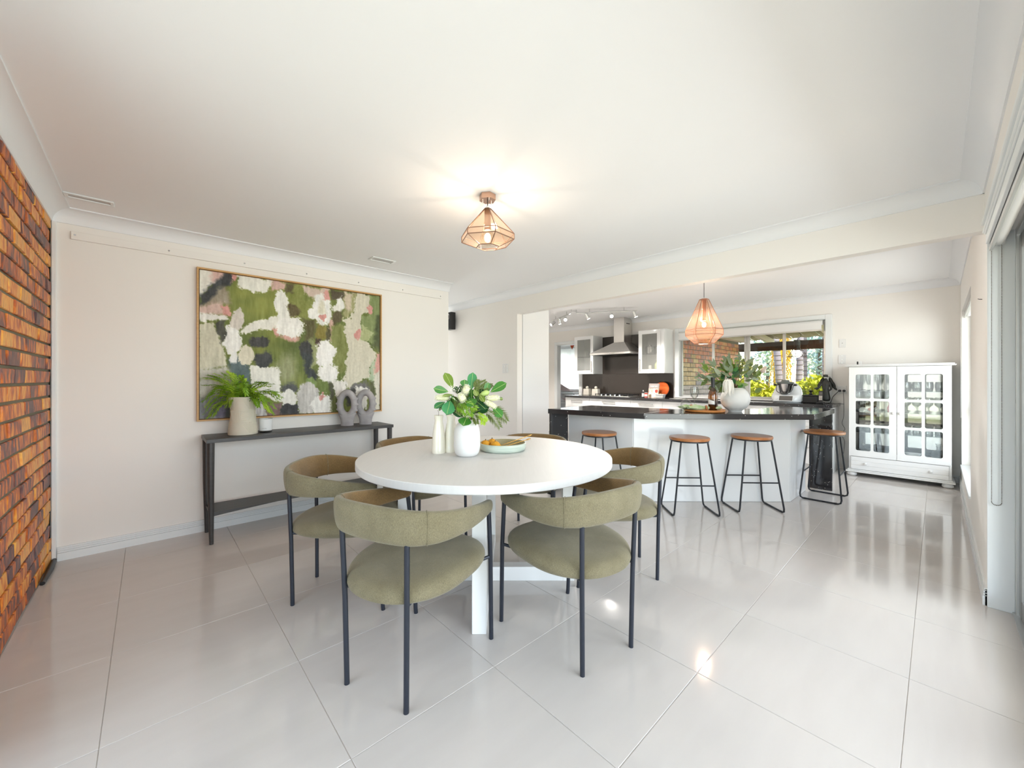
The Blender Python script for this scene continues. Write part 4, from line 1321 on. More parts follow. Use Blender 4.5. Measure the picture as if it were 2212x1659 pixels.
P_([(1200, 360), (1262, 350), (1262, 395), (1200, 400)], (224, 222, 214), 14)
P_([(1125, 255), (1170, 258), (1172, 318), (1130, 315)], RD, 12)
E_(1110, 476, 20, 26, RD, 0.3)
E_(782, 345, 56, 98, (231, 230, 223), 0.12)
E_(800, 450, 44, 60, (228, 227, 220), 0.15)
E_(878, 405, 55, 58, (96, 86, 56), 0.4)
P_([(455, 612), (480, 560), (580, 490), (760, 462), (780, 535), (600, 572), (500, 612)], (226, 224, 215), 12)
P_([(705, 545), (755, 545), (775, 640), (730, 630)], (200, 150, 138), 18)
E_(850, 640, 72, 32, (208, 165, 154), 0.5)
E_(850, 550, 112, 92, (234, 232, 227), 0.12)
E_(598, 680, 76, 52, (70, 70, 69), 0.25)
E_(628, 815, 82, 72, (66, 68, 69), 0.25)
E_(600, 745, 50, 26, (124, 130, 66), 0.6)
E_(985, 730, 56, 66, (64, 64, 64), 0.25)
P_([(955, 760), (1035, 770), (1040, 880), (1095, 940), (1080, 980), (1000, 960)], (60, 65, 66), 22)
E_(830, 900, 85, 120, (152, 156, 118), 0.9)
P_([(340, 800), (440, 790), (530, 880), (525, 1010), (400, 1010)], (88, 104, 106), 30)
E_(420, 505, 54, 98, (206, 199, 190), 0.12)
E_(385, 665, 78, 115, (232, 231, 227), 0.14)
E_(395, 800, 36, 50, (225, 225, 222), 0.3)
E_(490, 785, 56, 82, (216, 210, 191), 0.12)
P_([(528, 868), (775, 888), (780, 1165), (530, 1080)], (226, 224, 216), 10)
E_(850, 1055, 70, 48, (88, 90, 90), 0.4)
E_(845, 1130, 74, 66, (227, 225, 218), 0.14)
P_([(780, 1180), (925, 1180), (928, 1270), (778, 1275)], (62, 62, 64), 10)
E_(1030, 1000, 46, 40, (124, 144, 86), 0.3)
P_([(1090, 975), (1165, 975), (1160, 1095), (1090, 1085)], (108, 124, 66), 24)
P_([(918, 1085), (938, 1022), (1000, 1002), (1080, 1040), (1087, 1112), (1030, 1260), (922, 1262)], (190, 187, 183), 10, 10)
E_(1120, 1205, 92, 108, (232, 230, 225), 0.1)
P_([(1115, 1078), (1130, 1105), (1145, 1110), (1130, 1150), (1105, 1155), (1085, 1115)], RD, 10)
E_(1140, 770, 78, 115, (233, 231, 228), 0.16)
E_(1175, 925, 78, 82, (230, 228, 224), 0.16)
P_([(1158, 1000), (1212, 1000), (1220, 1190), (1170, 1110)], (80, 80, 63), 24)
P_([(1200, 1120), (1232, 1108), (1245, 1250), (1195, 1250)], (102, 106, 60), 16)
P_([(1300, 245), (1398, 258), (1392, 370), (1335, 480), (1290, 480), (1290, 400)], (158, 156, 112), 20)
P_([(1300, 250), (1370, 256), (1345, 400), (1300, 400)], (196, 182, 162), 20)
E_(1240, 462, 44, 62, (92, 84, 58), 0.3)
P_([(1392, 262), (1512, 280), (1518, 385), (1452, 450), (1440, 560), (1482, 660), (1562, 742), (1490, 960), (1345, 1062), (1280, 1000), (1312, 880), (1332, 700), (1290, 545), (1288, 490), (1340, 480), (1388, 370)], CR, 8, 4)
P_([(1515, 285), (1610, 292), (1610, 480), (1600, 740), (1505, 665), (1440, 540), (1458, 460), (1520, 420)], (128, 141, 92), 10)
P_([(1560, 440), (1610, 430), (1610, 745), (1545, 705)], (82, 90, 60), 26)
P_([(1450, 545), (1542, 580), (1502, 668), (1442, 640)], (166, 172, 126), 8)
E_(1510, 392, 18, 40, RD, 0.3)
E_(1425, 602, 20, 44, RD, 0.3)
P_([(1480, 965), (1562, 752), (1610, 745), (1610, 900), (1520, 1040)], (172, 187, 158), 12)
P_([(1562, 752), (1610, 742), (1610, 900), (1540, 935)], (214, 162, 152), 16)
P_([(1545, 925), (1610, 890), (1610, 1235), (1545, 1235), (1530, 1000)], (210, 206, 191), 14)
P_([(1320, 1062), (1475, 990), (1505, 1060), (1400, 1165), (1345, 1135)], (112, 110, 110), 20)
P_([(1300, 1070), (1400, 1060), (1410, 1190), (1330, 1200)], (64, 64, 62), 20)
P_([(1490, 1000), (1535, 1000), (1545, 1220), (1500, 1235)], (96, 100, 72), 16)
P_([(1400, 1060), (1450, 1035), (1492, 1062), (1482, 1230), (1425, 1230)], (226, 224, 217), 12)
P_([(1203, 988), (1312, 984), (1312, 1060), (1232, 1118), (1205, 1062)], (221, 217, 211), 10, 9)
P_([(100, 1150), (300, 1100), (365, 1130), (345, 1330), (100, 1330)], (134, 136, 140), 40)
E_(290, 1235, 66, 74, (112, 107, 127), 0.6)
P_([(335, 1100), (380, 1150), (372, 1320), (330, 1320)], (70, 72, 71), 24)
E_(618, 1212, 58, 74, (190, 187, 186), 0.25, 14)
P_([(672, 1170), (782, 1170), (782, 1280), (662, 1285)], (122, 98, 98), 16)
col = np.clip(col, 20, 245)
z_relief = (fine * 0.0004 + streak * 0.0004).astype(float)
xs = CWX0 + uu * (CWX1 - CWX0)
zs = CWZ1 - vv * (CWZ1 - CWZ0)
vs = np.stack([xs, np.full_like(xs, YP - 0.030) - np.clip(z_relief, -0.001, 0.001), zs], -1).reshape(-1, 3)
idx = np.arange(GW * GH).reshape(GH, GW)
fs = np.stack([idx[:-1, :-1], idx[1:, :-1], idx[1:, 1:], idx[:-1, 1:]], -1).reshape(-1, 4)
me = bpy.data.meshes.new('canvas')
me.from_pydata(vs.tolist(), [], fs.tolist())
ca = me.color_attributes.new('paint', 'FLOAT_COLOR', 'POINT')
c01 = col.reshape(-1, 3) / 255
c01 = np.where(c01 <= 0.04045, c01 / 12.92, ((c01 + 0.055) / 1.055) ** 2.4)
ca.data.foreach_set('color', np.concatenate([c01, np.ones((len(c01), 1))], 1).astype(np.float32).ravel())
me.update()
mc = mat('canvas_paint', (200, 200, 200), 0.75)
at = mc.node_tree.nodes.new('ShaderNodeAttribute')
at.attribute_name = 'paint'
mc.node_tree.links.new(at.outputs['Color'], mc.node_tree.nodes['Principled BSDF'].inputs['Base Color'])
me.shade_smooth()
link('canvas', me, mc, pt)
MB().box(CWX0, CWX1, YP - 0.0285, YP - 0.0205, CWZ0, CWZ1).build('canvas_edge', M['white_ceramic'], pt)
# ------------------------------------------------------------------ things on the console table
CZ = 0.780
pl_ = thing('planter_vase', 'waisted pale stone planter carved with line patterns on the console table', 'planter', (0.560, 3.800, CZ))
prof = [(0.094, 0), (0.100, 0.004), (0.098, 0.05), (0.090, 0.11), (0.083, 0.17), (0.085, 0.22), (0.092, 0.27), (0.098, 0.300), (0.094, 0.302), (0.088, 0.29), (0.078, 0.22), (0.0, 0.21)]
MB().lathe(prof, 40, cap=False).build('body', M['planter'], pl_, smooth=50)
def rad_at(z):
    for (r0, z0), (r1, z1) in zip(prof[1:7], prof[2:8]):
        if z0 <= z <= z1:
            return r0 + (r1 - r0) * (z - z0) / (z1 - z0)
    return 0.09
mb = MB()
rows = [(0.012, 0.105), (0.112, 0.195), (0.202, 0.292)]
for ri, (za, zb) in enumerate(rows):
    for ci in range(10):
        a0, a1 = 2 * PI * ci / 10, 2 * PI * (ci + 1) / 10
        kind = (ci + ri * 2) % 4
        for k in range(6):
            f = (k + 0.5) / 6
            if kind == 0:      # upright lines
                P0, P1 = (a0 + (a1 - a0) * f, za), (a0 + (a1 - a0) * f, zb)
            elif kind == 1:    # level lines
                P0, P1 = (a0, za + (zb - za) * f), (a1, za + (zb - za) * f)
            elif kind == 2:    # slanting up
                P0, P1 = (a0, za + (zb - za) * f), (a0 + (a1 - a0) * (1 - f), zb)
            else:
                P0, P1 = (a1, za + (zb - za) * f), (a1 - (a1 - a0) * (1 - f), zb)
            pts = []
            for s_ in range(4):
                aa = P0[0] + (P1[0] - P0[0]) * s_ / 3
                zz = P0[1] + (P1[1] - P0[1]) * s_ / 3
                rr = rad_at(zz) + 0.0004
                pts.append((rr * math.cos(aa), rr * math.sin(aa), zz))
            mb.tube(pts, 0.0016, 4)
mb.build('carved_lines', M['planter'], pl_, smooth=60)

def frond_mesh(name, curve, n, L, W, up=(0, 0, 1), spread=62, stem_r=0.0016):
    """a feathery frond: curved stem with narrow leaflets either side"""
    pts = catmull(curve, 6)
    mb = MB().tube(pts, [stem_r * (1 - 0.6 * i / (len(pts) - 1)) for i in range(len(pts))], 4)
    N = len(pts)
    for k in range(n):
        f = 0.14 + 0.86 * k / (n - 1)
        i = min(int(f * (N - 1)), N - 2)
        p = pts[i].lerp(pts[i + 1], f * (N - 1) - i)
        tg = (pts[i + 1] - pts[i]).normalized()
        side = tg.cross(Vector(up))
        if side.length < 1e-3:
            side = Vector((1, 0, 0))
        side.normalize()
        nm = side.cross(tg).normalized()
        for q in (-1, 1):
            a = R(spread) * (1 - 0.45 * f)
            d = (tg * math.cos(a) + side * q * math.sin(a) + nm * random.uniform(-0.25, 0.35)).normalized()
            l = L * (0.55 + 0.6 * math.sin(PI * min(1, f * 0.9 + 0.08))) * random.uniform(0.8, 1.15)
            w = d.cross(nm).normalized() * W / 2
            m_ = p + d * l * 0.45 + nm * 0.03 * l
            e = p + d * l - ZV * 0.12 * l
            mb.add([p, m_ - w, e, m_ + w], [(0, 1, 2, 3)])
    me = mb.mesh(name)
    return me
mat('fern_green', (140, 178, 40), 0.45, noise=(14, 0.9, (100, 142, 30), (1, 1, 1)))
mat('fern_light', (178, 204, 56), 0.45, noise=(14, 0.9, (146, 182, 44), (1, 1, 1)))
fp = thing('leafy_fern', 'bright green feathery fern spilling out of the carved planter', 'plant', (0.560, 3.800, CZ + 0.28))
PXM = 3.14 / 850
def at_px(px, py, c0, depth, pxm, ref):
    """offset (m) of a point seen px right / py up of a reference pixel, plus a depth along the view"""
    return RV * ((px - ref[0]) * pxm) + ZV * ((ref[1] - py) * pxm) + ray_dir(px, py) * depth
tips = [(437, 806, .03), (436, 822, -.02), (448, 800, .05), (462, 797, .02), (478, 796, -.03), (436, 856, .0), (441, 868, -.04), (438, 884, -.02), (447, 892, -.05), (458, 890, -.06), (470, 862, -.08),
        (452, 842, -.06), (490, 792, .03), (500, 797, .06), (519, 803, -.02), (524, 809, .04), (486, 868, -.1), (494, 866, -.1), (466, 828, -.06), (512, 820, -.04), (535, 826, .05), (547, 838, -.03),
        (562, 815, .02), (575, 816, .05), (583, 824, -.01), (600, 838, .02), (606, 848, -.02), (598, 856, .03), (594, 872, -.03), (588, 884, -.02), (580, 880, -.05), (571, 866, -.06), (556, 868, -.07), (560, 850, .05), (530, 842, -.08), (474, 845, .06), (505, 838, .07)]
tips = [(a + random.uniform(-7, 7) * j, b + random.uniform(-7, 9) * j, c + random.uniform(-.03, .03) * j) for a, b, c in tips for j in (0, 1)]
tips = tips[::2] + tips[1::3]
for i, (px, py, dp) in enumerate(tips):
    tip = at_px(px, py, None, dp, PXM, (523, 853))
    r0 = Vector((random.uniform(-.045, .045), random.uniform(-.045, .045), -0.05))
    side = 1 if px > 523 else -1
    over = 3.80 + tip.y - 3.925
    if over > 0:
        dv = ray_dir(px, py)
        tip = tip - dv * (over / dv.y)
    mid = tip * 0.68 + ZV * (0.060 + 0.035 * random.random()) + (r0 * 0.3)
    if tip.z > 0.05:
        mid = tip * 0.60 + ZV * 0.040
    me = frond_mesh('frond', [r0, r0 * 0.6 + ZV * 0.045 + tip * 0.08, mid, tip], 30, 0.040, 0.0085, spread=68)
    link('frond', me, M['fern_light' if i % 3 == 0 else 'fern_green'], fp)
MB().lathe([(0.0, 0.0), (0.076, 0.0), (0.07, 0.012), (0.0, 0.016)], 20, (0, 0, -0.068)).build('soil', M['soil'], fp, smooth=40)

cd = thing('candle_jar', 'small white candle in a clear-footed glass on the console table', 'candle', (0.722, 3.83, CZ))
MB().lathe([(0.0, 0.0), (0.044, 0.0), (0.047, 0.004), (0.049, 0.016), (0.0, 0.016)], 28).build('foot', M['drink_glass'], cd, smooth=40)
MB().lathe([(0.0, 0.0165), (0.048, 0.0165), (0.051, 0.112), (0.049, 0.112), (0.047, 0.094), (0.0, 0.094)], 32, cap=False).build('jar', M['white_gloss'], cd, smooth=50)
MB().tube([(0.051 * math.cos(k * PI / 16), 0.051 * math.sin(k * PI / 16), 0.113) for k in range(32)], 0.0014, 6, closed=True).build('rim', M['chrome'], cd)
def text(name, body, size, m, parent, Mx, ext=0.0003):
    cu = bpy.data.curves.new(name, 'FONT')
    cu.body, cu.size, cu.align_x, cu.align_y, cu.extrude = body, size, 'CENTER', 'CENTER', ext
    tmp = bpy.data.objects.new(name, cu)
    C.objects.link(tmp)
    bpy.context.view_layer.update()
    me = bpy.data.meshes.new_from_object(tmp)
    bpy.data.objects.remove(tmp)
    o = link(name, me, m, parent)
    o.matrix_local = Mx
    return o
def facing(pos, out):
    """matrix: text plane at pos facing 'out' (horizontal)"""
    z = Vector(out).normalized()
    x = ZV.cross(z).normalized()
    y = z.cross(x)
    Mx = Matrix((x, y, z)).transposed().to_4x4()
    Mx.translation = pos
    return Mx
co = (-FV * 0.92 + RV * 0.38).normalized()
text('lettering', 'GLUTE', 0.0105, mat('grey_print', (150, 150, 148), 0.6), cd, facing(co * 0.0500 + ZV * 0.034, co))

def ring_sculpture(lb, x, y, rz):
    t = thing('ring_sculpture', lb, 'sculpture', (x, y, CZ), rz, 'pair of grey ring sculptures')
    mb = MB()
    # oval ring with knobbly outer edge, in the local xz plane
    n, m_ = 84, 12
    cz, rx, rz_ = 0.205, 0.068, 0.108
    o = len(mb.v)
    for i in range(n):
        a = 2 * PI * i / n
        ca, sa = math.cos(a), math.sin(a)
        c = Vector((rx * ca, 0, cz + rz_ * sa))
        nr = Vector((ca / rx, 0, sa / rz_)).normalized()
        kn = max(0, math.cos(a * 14 + 0.6)) ** 1.5 * 0.017 if abs(sa) < 0.55 else 0
        tk = 0.028 + 0.006 * (1 - abs(ca))
        for k in range(m_):
            b = 2 * PI * k / m_
            w = tk * math.cos(b)
            if w > 0:
                w += kn * max(0, math.cos(b))
            mb.v.append(tuple(c + nr * w + Vector((0, 0.036 * math.sin(b), 0))))
    for i in range(n):
        i2 = (i + 1) % n
        for k in range(m_):
            k2 = (k + 1) % m_
            mb.f.append((o + i * m_ + k, o + i * m_ + k2, o + i2 * m_ + k2, o + i2 * m_ + k))
    mb.build('ring', M['grey_stone'], t, smooth=70)
    fo = MB()
    lv = [(0.0, 0.060, 0.040), (0.02, 0.059, 0.040), (0.045, 0.060, 0.040), (0.075, 0.068, 0.039), (0.105, 0.083, 0.035), (0.125, 0.088, 0.026)]
    k0 = 24
    for z, ax_, ay_ in lv:
        for k in range(k0):
            a = 2 * PI * k / k0
            fo.v.append((ax_ * math.copysign(abs(math.cos(a)) ** 0.8, math.cos(a)), ay_ * math.sin(a), z - (0.035 * (1 - abs(math.cos(a))) if z > 0.12 else 0)))
    for i in range(len(lv) - 1):
        for k in range(k0):
            k2 = (k + 1) % k0
            fo.f.append((i * k0 + k, i * k0 + k2, (i + 1) * k0 + k2, (i + 1) * k0 + k))
    fo.f += [tuple(reversed(range(k0))), tuple((len(lv) - 1) * k0 + k for k in range(k0))]
    fo.build('foot', M['grey_stone'], t, smooth=70)
    return t
s1 = ring_sculpture('grey knobbly ring sculpture on the console table, the one nearer the fern', 1.402, 3.85, YAW - PI / 2)
dup(s1, (1.575, 3.835, CZ), YAW - PI / 2, 'grey knobbly ring sculpture at the console end, the one farther from the fern')

# ------------------------------------------------------------------ things on the dining table
BOT = [(0.0, 0.0), (0.040, 0.0), (0.0415, 0.004), (0.0415, 0.026), (0.0405, 0.028), (0.040, 0.06), (0.037, 0.12), (0.029, 0.17), (0.0245, 0.195), (0.0245, 0.205), (0.029, 0.232), (0.0265, 0.232), (0.021, 0.205), (0.021, 0.19), (0.0, 0.185)]
for lb, x, y in (('slender cream ceramic bottle vase on the dining table holding one twig', 1.317, 2.093), ('slender cream ceramic bottle vase half hidden behind the white bouquet vase', 1.392, 2.070)):
    t = thing('bottle_vase', lb, 'vase', (x, y, TZ), 0, 'pair of cream bottle vases')
    MB().lathe(BOT, 32, cap=False).build('body', M['cream_ceramic'], t, smooth=50)
    MB().tube([(0.002, 0.001, 0.19), (0.004, 0.006, 0.25), (0.0, 0.012, 0.262)], 0.0012, 5).build('twig', M['bark'], t)
VX, VY = 1.393, 1.903
VAS = [(0.0, 0.0), (0.050, 0.0), (0.062, 0.006), (0.072, 0.022), (0.0785, 0.055), (0.0785, 0.085), (0.0775, 0.130), (0.073, 0.162), (0.064, 0.184), (0.050, 0.199), (0.040, 0.206), (0.038, 0.216), (0.034, 0.216), (0.033, 0.208), (0.04, 0.18), (0.0, 0.05)]
t = thing('bouquet_vase', 'smooth matt white jar-shaped vase holding the green bouquet on the dining table', 'vase', (VX, VY, TZ))
MB().lathe(VAS, 40, cap=False).build('body', M['white_ceramic'], t, smooth=50)

def leafmat(name, a, b, rough=0.4, vein=None):
    return mat(name, a, rough, noise=(30, 0.9, b, (1, 4, 1)))
leafmat('leaf_green', (70, 132, 44), (46, 104, 34))
leafmat('leaf_olive', (116, 140, 44), (88, 116, 36))
leafmat('leaf_blue', (70, 144, 86), (52, 118, 72))
leafmat('leaf_dark', (38, 88, 44), (28, 66, 36))
leafmat('leaf_grey', (128, 142, 112), (104, 118, 90))
leafmat('leaf_pale', (160, 166, 140), (134, 142, 116))
leafmat('leaf_sage', (112, 130, 62), (88, 106, 48))
mat('leaf_vein', (190, 208, 130), 0.5)
mat('stem_brown', (112, 92, 58), 0.7)
mat('fern_dark', (104, 122, 44), 0.5, noise=(14, 0.9, (78, 84, 38), (1, 1, 1)))
mat('flower_cream', (240, 239, 224), 0.85)
mat('flower_core', (230, 230, 196), 0.8)
mat('bud_green', (170, 192, 110), 0.5)
bq = thing('flower_bouquet', 'bouquet of broad green leaves, fern and cream bottlebrush in the white vase', 'bouquet', (VX, VY, TZ + 0.20))
QM = 2.34 / 850
def bp_(u, v, d=0.0):
    px, py = 880 + u / 6.506, 780 + v / 6.506
    return RV * ((px - 1008.5) * QM) + ZV * ((912 - py) * QM + 0.012) + ray_dir(px, py) * d
def put_leaf(parent, base, tip, W, m, shape='spat', roll=0.0, face=None, droop=0.06, fold=0.18, vein=True, nm='leaf'):
    d = tip - base
    L = d.length
    me = leaf_mesh(nm, L, W, fold, droop, 7, shape)
    o = link(nm, me, m, parent)
    Mx = aim(d, roll, face if face is not None else (-FV * 0.8 + ZV * 0.5))
    Mx.translation = base
    o.matrix_local = Mx
    if vein:
        vs = [(L * t, 0, -droop * L * t * t + 0.0012) for t in (0, 0.25, 0.5, 0.75, 0.95)]
        MB().tube(vs, 0.0009, 4).build('midrib', M['leaf_vein'], o)
    return o
WM = QM / 6.506
LV = [((640, 425), (528, 188), 105, 'leaf_olive', .02), ((575, 462), (368, 415), 85, 'leaf_green', -.03), ((895, 440), (918, 186), 105, 'leaf_blue', .03), ((800, 400), (800, 292), 92, 'leaf_green', .0),
      ((1165, 470), (1388, 335), 112, 'leaf_green', .0), ((530, 605), (372, 690), 88, 'leaf_blue', -.03), ((600, 585), (552, 780), 138, 'leaf_blue', -.06), ((1195, 680), (1332, 815), 98, 'leaf_green', -.02),
      ((835, 815), (785, 935), 138, 'leaf_green', -.085), ((700, 600), (625, 545), 92, 'leaf_green', -.06), ((640, 505), (495, 520), 50, 'leaf_olive', -.05), ((960, 590), (1100, 705), 120, 'leaf_dark', -.05),
      ((610, 715), (770, 815), 80, 'leaf_dark', -.05), ((900, 640), (830, 580), 110, 'leaf_dark', -.03), ((860, 560), (930, 660), 120, 'leaf_green', -.07), ((1010, 500), (1080, 600), 60, 'leaf_olive', -.06),
      ((940, 740), (1140, 690), 90, 'leaf_dark', -.02), ((1265, 560), (1345, 560), 40, 'leaf_sage', .02), ((800, 720), (690, 660), 90, 'leaf_dark', -.02), ((1000, 760), (900, 700), 110, 'leaf_dark', .0),
      ((960, 790), (820, 815), 40, 'leaf_pale', -.08), ((935, 430), (980, 520), 60, 'leaf_olive', -.05), ((720, 500), (660, 400), 90, 'leaf_dark', .04), ((1080, 620), (1010, 430), 100, 'leaf_dark', .04), ((880, 700), (860, 480), 110, 'leaf_dark', .05), ((760, 650), (600, 640), 100, 'leaf_dark', .03), ((950, 690), (1180, 600), 110, 'leaf_dark', .04), ((520, 640), (440, 730), 40, 'leaf_pale', -.03)]
for (b, tp, W, mm, dp) in LV:
    put_leaf(bq, bp_(*b, dp * 0.6), bp_(*tp, dp * 1.6), W * WM * 1.32, M[mm], roll=random.uniform(-.35, .35))
rl = random.Random(5)
for k in range(34):
    u0, v0 = rl.uniform(640, 1120), rl.uniform(470, 740)
    a = math.atan2(v0 - 820, u0 - 860) + rl.uniform(-.8, .8)
    L_ = rl.uniform(110, 190)
    put_leaf(bq, bp_(u0, v0, rl.uniform(0, .06)), bp_(u0 + L_ * math.cos(a), v0 + L_ * math.sin(a), rl.uniform(-.02, .07)), rl.uniform(60, 105) * WM, M[rl.choice(['leaf_dark', 'leaf_dark', 'leaf_green', 'leaf_olive', 'leaf_sage'])], roll=rl.uniform(-.5, .5))
FR = [((960, 770), (1020, 800), (1110, 860), 'fern_light', -.06, 60), ((1080, 740), (1180, 790), (1285, 940), 'fern_dark', -.03, 95), ((1180, 690), (1280, 740), (1385, 860), 'fern_dark', .0, 95), ((950, 440), (1000, 380), (1085, 320), 'fern_dark', .03, 75),
      ((950, 430), (970, 370), (985, 305), 'fern_dark', .02, 60), ((660, 640), (760, 690), (850, 790), 'fern_green', -.07, 80), ((1040, 430), (1100, 400), (1180, 370), 'fern_dark', .03, 60), ((740, 620), (830, 640), (960, 690), 'fern_green', -.08, 80),
      ((880, 780), (950, 830), (970, 900), 'fern_dark', -.06, 60), ((850, 700), (870, 740), (880, 800), 'fern_green', -.07, 70), ((640, 600), (700, 640), (740, 770), 'fern_dark', -.05, 70), ((1000, 780), (1060, 830), (1060, 905), 'fern_light', -.05, 60)]
for a, b, c, mm, dp, ll in FR:
    me = frond_mesh('fern_frond', [bp_(*a, dp * .6), bp_(*b, dp), bp_(*c, dp * 1.3)], 13, ll * WM * 1.15, 0.0075, up=tuple(-FV + ZV * 0.3), spread=60, stem_r=0.0012)
    link('fern_frond', me, M[mm], bq)
def bottlebrush(a, b, rad, dp):
    A_, B_ = bp_(*a, dp), bp_(*b, dp)
    d = (B_ - A_)
    core = MB().tube([A_, A_.lerp(B_, .15), A_.lerp(B_, .5), A_.lerp(B_, .85), B_], [rad * .3, rad * .66, rad * .74, rad * .66, rad * .3], 14).build('flower', M['flower_core'], bq, smooth=60)
    mb = MB()
    x = d.normalized()
    yv = x.cross(ZV if abs(x.z) < .9 else RV).normalized()
    zv = x.cross(yv)
    for k in range(620):
        f = random.random()
        a_ = random.uniform(0, 2 * PI)
        base = A_.lerp(B_, f)
        e = math.sin(PI * (0.12 + 0.76 * f)) ** 0.5
        dr = (yv * math.cos(a_) + zv * math.sin(a_) + x * (f - .5) * 1.2).normalized()
        tp = base + dr * rad * e * random.uniform(.9, 1.12)
        w = dr.cross(x).normalized() * 0.0013
        mb.add([base + dr * rad * .5 - w, base + dr * rad * .5 + w, tp + w, tp - w], [(0, 1, 2, 3)])
    o = mb.build('bristles', M['flower_cream'], core)
    o['kind'] = 'stuff'
bottlebrush((395, 545), (585, 545), 58 * WM, -.045)
bottlebrush((800, 490), (840, 385), 66 * WM, -.04)
bottlebrush((790, 590), (735, 500), 72 * WM, -.07)
bottlebrush((1110, 560), (1280, 545), 58 * WM, -.04)
bottlebrush((1095, 600), (1240, 680), 52 * WM, -.06)
bd = MB()
a_, b_ = bp_(1020, 510, -.03), bp_(1150, 465, -.03)
bd.tube([a_, a_.lerp(b_, .3), a_.lerp(b_, .75), b_], [0.006, 0.016, 0.017, 0.006], 12).build('bud', M['bud_green'], bq, smooth=60)
mb = MB()
for k in range(60):
    p = bp_(640 + random.gauss(0, 42), 430 + random.gauss(0, 36), -.03 + random.uniform(-.02, .02))
    mb.sphere(p, 0.0024, 6, 4)
o = mb.build('wax_flowers', M['flower_cream'], bq, smooth=80)
o['kind'] = 'stuff'
mb = MB()
for k in range(16):
    tp = bp_(random.uniform(620, 1120), random.uniform(480, 640), random.uniform(-.05, .05))
    mb.tube([(random.uniform(-.02, .02), random.uniform(-.02, .02), -0.12), (tp.x * .2, tp.y * .2, 0.015), tuple(tp)], [0.002, 0.002, 0.001], 5)
mb.build('stems', M['stem_brown'], bq, smooth=60)

# dish with dried fruit and gold servers
DXY = Vector((1.672, 1.898, 0))
t = thing('serving_dish', 'low round marbled pale green dish on the dining table', 'dish', (DXY.x, DXY.y, TZ))
m_ = mat('dish_glaze', (210, 216, 204), 0.3, noise=(9, 0.6, (168, 184, 172), (1, 1, 7)))
MB().lathe([(0.0, 0.0), (0.128, 0.0), (0.142, 0.006), (0.149, 0.024), (0.150, 0.047), (0.144, 0.050)], 48, cap=False).build('outside', m_, t, smooth=50)
MB().lathe([(0.144, 0.050), (0.141, 0.044), (0.136, 0.020), (0.12, 0.010), (0.0, 0.009)], 48, cap=False).build('inside', mat('dish_inside', (172, 160, 122), 0.4, noise=(9, 0.8, (150, 142, 110), (1, 1, 1))), t, smooth=50, label='tan olive inside of the dish')
mat('dried_fruit', (224, 164, 40), 0.65, noise=(26, 0.9, (200, 132, 26), (1, 1, 3)), bump=(50, 0.8, (1, 1, 1)))
for lb, (rr, ff, zz), sc in (('wrinkled golden dried fruit on the dish, nearest the gold servers', (-0.045, -0.045, 0.036), (1.15, .95, .82)), ('wrinkled golden dried fruit on the dish, topmost at the back', (-0.068, 0.015, 0.041), (1, 1, .9)), ('wrinkled golden dried fruit on the dish, half behind the white vase', (-0.110, -0.020, 0.037), (.9, 1, .9))):
    mb = MB().sphere((0, 0, 0), 0.031, 20, 14, sc)
    for i, v in enumerate(mb.v):
        a = math.atan2(v[1], v[0])
        mb.v[i] = tuple(Vector(v) * (1 + 0.06 * math.cos(6 * a + i * 0.03) + random.uniform(-.02, .02)))
    o = thing('dried_fruit', lb, 'fruit', tuple(DXY + RV * rr + FV * ff + ZV * (TZ + zz)), random.uniform(0, 6), 'dried fruits on the dish')
    mb.build('skin', M['dried_fruit'], o, smooth=80)
    MB().tube([(0, 0, 0.024), (0.002, 0, 0.036)], 0.003, 6).build('stalk', M['stem_brown'], o)
for lb, a, b in (('gold serving spoon with a leaf-shaped handle end, upper of the two', (-0.040, 0.000, 0.018), (0.195, 0.045, 0.094)), ('gold serving spoon with a leaf-shaped handle end, lower of the two', (-0.025, -0.035, 0.016), (0.180, 0.000, 0.073))):
    t = thing('serving_spoon', lb, 'spoon', (DXY.x, DXY.y, TZ), 0, 'gold serving spoons on the dish')
    A_, B_ = RV * a[0] + FV * a[1] + ZV * a[2], RV * b[0] + FV * b[1] + ZV * b[2]
    MB().tube([A_, A_.lerp(B_, .5), A_.lerp(B_, .86)], 0.0026, 8).build('shaft', M['gold'], t, smooth=50)
    mb = MB()
    mb.sphere((0, 0, 0), 0.024, 14, 8, (1.3, 0.8, 0.25))
    Mx = aim(B_ - A_); Mx.translation = A_
    mb.xform(Mx)
    mb.build('bowl', M['copper_dark'], t, smooth=70)
    lf = MB()
    for q, s_ in ((0.0, 1.0), (0.5, 0.7), (-0.5, 0.7)):
        st0 = len(lf.v)
        lf.sphere((0.018 * s_, 0, 0), 0.018 * s_, 10, 6, (1.0, 0.38, 0.25))
        Mx = aim(B_ - A_) @ Matrix.Rotation(q, 4, 'Z'); Mx.translation = A_.lerp(B_, .84)
        lf.xform(Mx, st0)
    lf.build('leaf_end', M['gold'], t, smooth=70)
